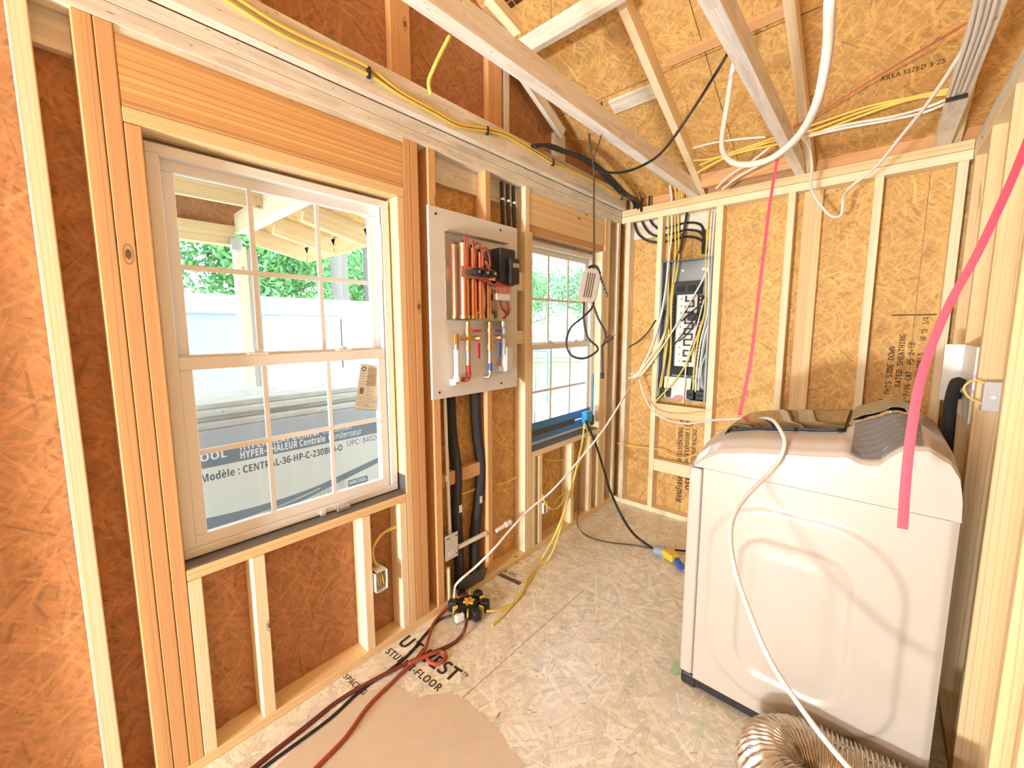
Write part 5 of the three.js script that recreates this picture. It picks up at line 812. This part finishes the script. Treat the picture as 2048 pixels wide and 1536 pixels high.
tree(-19, -21.5, 3.4, 4.2, 'large green tree over the fence, left in the small window', 9000, [0.2, 0.4, 0.15]);
tree(-14.8, -24.5, 3.4, 4.2, 'large green tree over the fence, right in the small window', 9000, [0.18, 0.4, 0.16]);
{ // brick house across the way
  const t = thing('house', 'low brick house with white windows behind the trees', 'house', null, [-19, -0.4, 0]);
  const bm = std({ map: canvas(256, 256, (g) => { g.fillStyle = '#8a7f78'; g.fillRect(0, 0, 256, 256); for (let j = 0; j < 16; j++) for (let i = 0; i < 9; i++) { g.fillStyle = css([128, 70, 56], rr(0.8, 1.2)); g.fillRect(i * 32 - (j % 2) * 16 + 1, j * 16 + 1, 30, 14); } }, { size: [1.6, 1.2] }), roughness: 0.9 });
  const L = (g, n, m, p = t) => { g.translate(19, 0.4, 0); return add(g, n, m, p); };
  L(boxGeo(-23, -17, -0.4, 2.5, -9, 9, 0), 'wall', bm); L(boxGeo(-23.5, -16.5, 2.5, 2.7, -9.5, 9.5, 0), 'roof', std({ color: rgb(0.2, 0.19, 0.19), roughness: 0.9 }));
  for (const z of [-5, -3.2, -0.5, 1.6, 3.6, 6]) { const w = L(boxGeo(-17.0, -16.93, 0.8, 2.0, z, z + 0.9, 0), 'window', M.vinyl); for (const k of [0.08, 0.5]) L(boxGeo(-16.93, -16.92, 0.9, 1.9, z + k, z + k + 0.33, 0), 'pane', std({ color: rgb(0.12, 0.15, 0.17), roughness: 0.1 }), w); }
}
{ // yard fence in the small window
  const t = thing('fence', 'weathered board fence across the yard beyond the small window', 'fence', null, [-12, -0.4, -9]);
  const fm = std({ map: grainMap([196, 184, 160], 0.25, 40, 3), roughness: 0.9 }), a = V([-15.8, -0.4, -10.2]), b = V([-7, -0.4, -21]), n = 92, g = [];
  for (let i = 0; i < n; i++) { const q = a.clone().lerp(b, i / n); const h = boxGeo(-0.075, 0.075, 0, 1.75 + 0.02 * (i % 3), -0.012, 0.012, 0); h.rotateY(Math.atan2(10.8, 8.8)); h.translate(q.x + 12, 0, q.z + 9); g.push(h); }
  const pk = add(joined(g), 'picket_row', fm, t); pk.userData.kind = 'stuff';
  for (const y of [0.3, 1.4]) bar(t, 'rail', fm, [-3.8 + 0.05, y, -1.15], [5.05, y, -11.95], 0.09, 0.04, [0, 1, 0]);
}
{ // teal handrail nearer the window
  const t = thing('handrail', 'green metal rail standing in the yard beyond the small window', 'rail'), m = std({ color: rgb(0.12, 0.42, 0.36), roughness: 0.5 });
  bar(t, 'top_rail', m, [-6.4, 0.92, -2.6], [-4.4, 0.92, -5.0], 0.05, 0.12, [0, 1, 0]); for (const k of [0, 0.5, 1]) cyl(t, 'rail_post', m, [-6.4 + 2 * k, -0.4, -2.6 - 2.4 * k], [-6.4 + 2 * k, 0.9, -2.6 - 2.4 * k], 0.03);
}
{ // young reddish tree stake and twig in front
  const t = thing('sapling', 'thin bare sapling with red-brown twigs outside the small window', 'plant', null, [-1.4, -0.4, -0.55]);
  for (let i = 0; i < 9; i++) cyl(t, 'twig', M.cableBrown, [0.01 * i, 0, 0], [0.12 * Math.cos(i * 2.1), 0.9 + 0.09 * i, 0.25 * Math.sin(i * 1.3)], 0.006, 0.002, 6);
}

// ================================================================ unseen twin-head work light behind the camera, placed to light the room
{
  const t = thing('unseen_work_light', 'unseen twin-head work light behind the camera, placed to light the room', 'lamp', null, [0.8, 0, 7.6]);
  for (let i = 0; i < 3; i++) { const a = i * 2.094 + 0.5; cyl(t, 'leg', M.black, [0, 0.75, 0], [0.42 * Math.cos(a), 0.012, 0.42 * Math.sin(a)], 0.014, 0.014, 10); }
  cyl(t, 'pole', M.black, [0, 0.6, 0], [0, 1.92, 0], 0.016); bar(t, 'cross_bar', M.black, [-0.36, 1.93, 0], [0.36, 1.93, 0], 0.03, 0.03);
  for (const s of [-1, 1]) {
    const h = new THREE.Group(); h.name = 'lamp_head'; h.position.set(s * 0.3, 2.12, 0); h.rotation.set(-0.02, 0.12 * s, 0); t.add(h);
    const b = add(new RoundedBoxGeometry(0.5, 0.34, 0.06, 2, 0.012), 'lamp_housing', M.yellowPlastic, h);
    add(new THREE.PlaneGeometry(0.46, 0.3).rotateY(Math.PI).translate(0, 0, -0.0315), 'lamp_panel', std({ color: rgb(0.9, 0.9, 0.9), emissive: rgb(1, 0.98, 0.93), emissiveIntensity: 2.5, roughness: 0.5 }), h);
    const l = new THREE.RectAreaLight(rgb(1, 0.98, 0.93), 80, 0.46, 0.3); l.position.set(0, 0, -0.034); l.castShadow = true; h.add(l);
  }
}

// second unseen work light, low and tipped up to brighten the truss undersides
{
  const t = thing('unseen_work_light', 'unseen low work light behind the camera, tipped up to brighten the trusses', 'lamp', null, [0.75, 0, 6.6]);
  for (let i = 0; i < 3; i++) { const a = i * 2.094; cyl(t, 'leg', M.black, [0, 0.3, 0], [0.34 * Math.cos(a), 0.012, 0.34 * Math.sin(a)], 0.014, 0.014, 10); }
  cyl(t, 'pole', M.black, [0, 0.25, 0], [0, 0.36, 0], 0.016);
  const h = new THREE.Group(); h.name = 'lamp_head'; h.position.set(0, 0.5, 0); h.rotation.set(0.6, 0.04, 0, 'YXZ'); t.add(h);
  add(new RoundedBoxGeometry(0.5, 0.34, 0.06, 2, 0.012), 'lamp_housing', M.yellowPlastic, h);
  add(new THREE.PlaneGeometry(0.46, 0.3).rotateY(Math.PI).translate(0, 0, -0.0315), 'lamp_panel', std({ color: rgb(0.9, 0.9, 0.9), emissive: rgb(0.97, 0.98, 0.97), emissiveIntensity: 2.5, roughness: 0.5 }), h);
  const l = new THREE.RectAreaLight(rgb(0.97, 0.98, 0.97), 340, 0.46, 0.3); l.position.set(0, 0, -0.034); l.castShadow = true; h.add(l);
}

renderer.render(scene, camera);
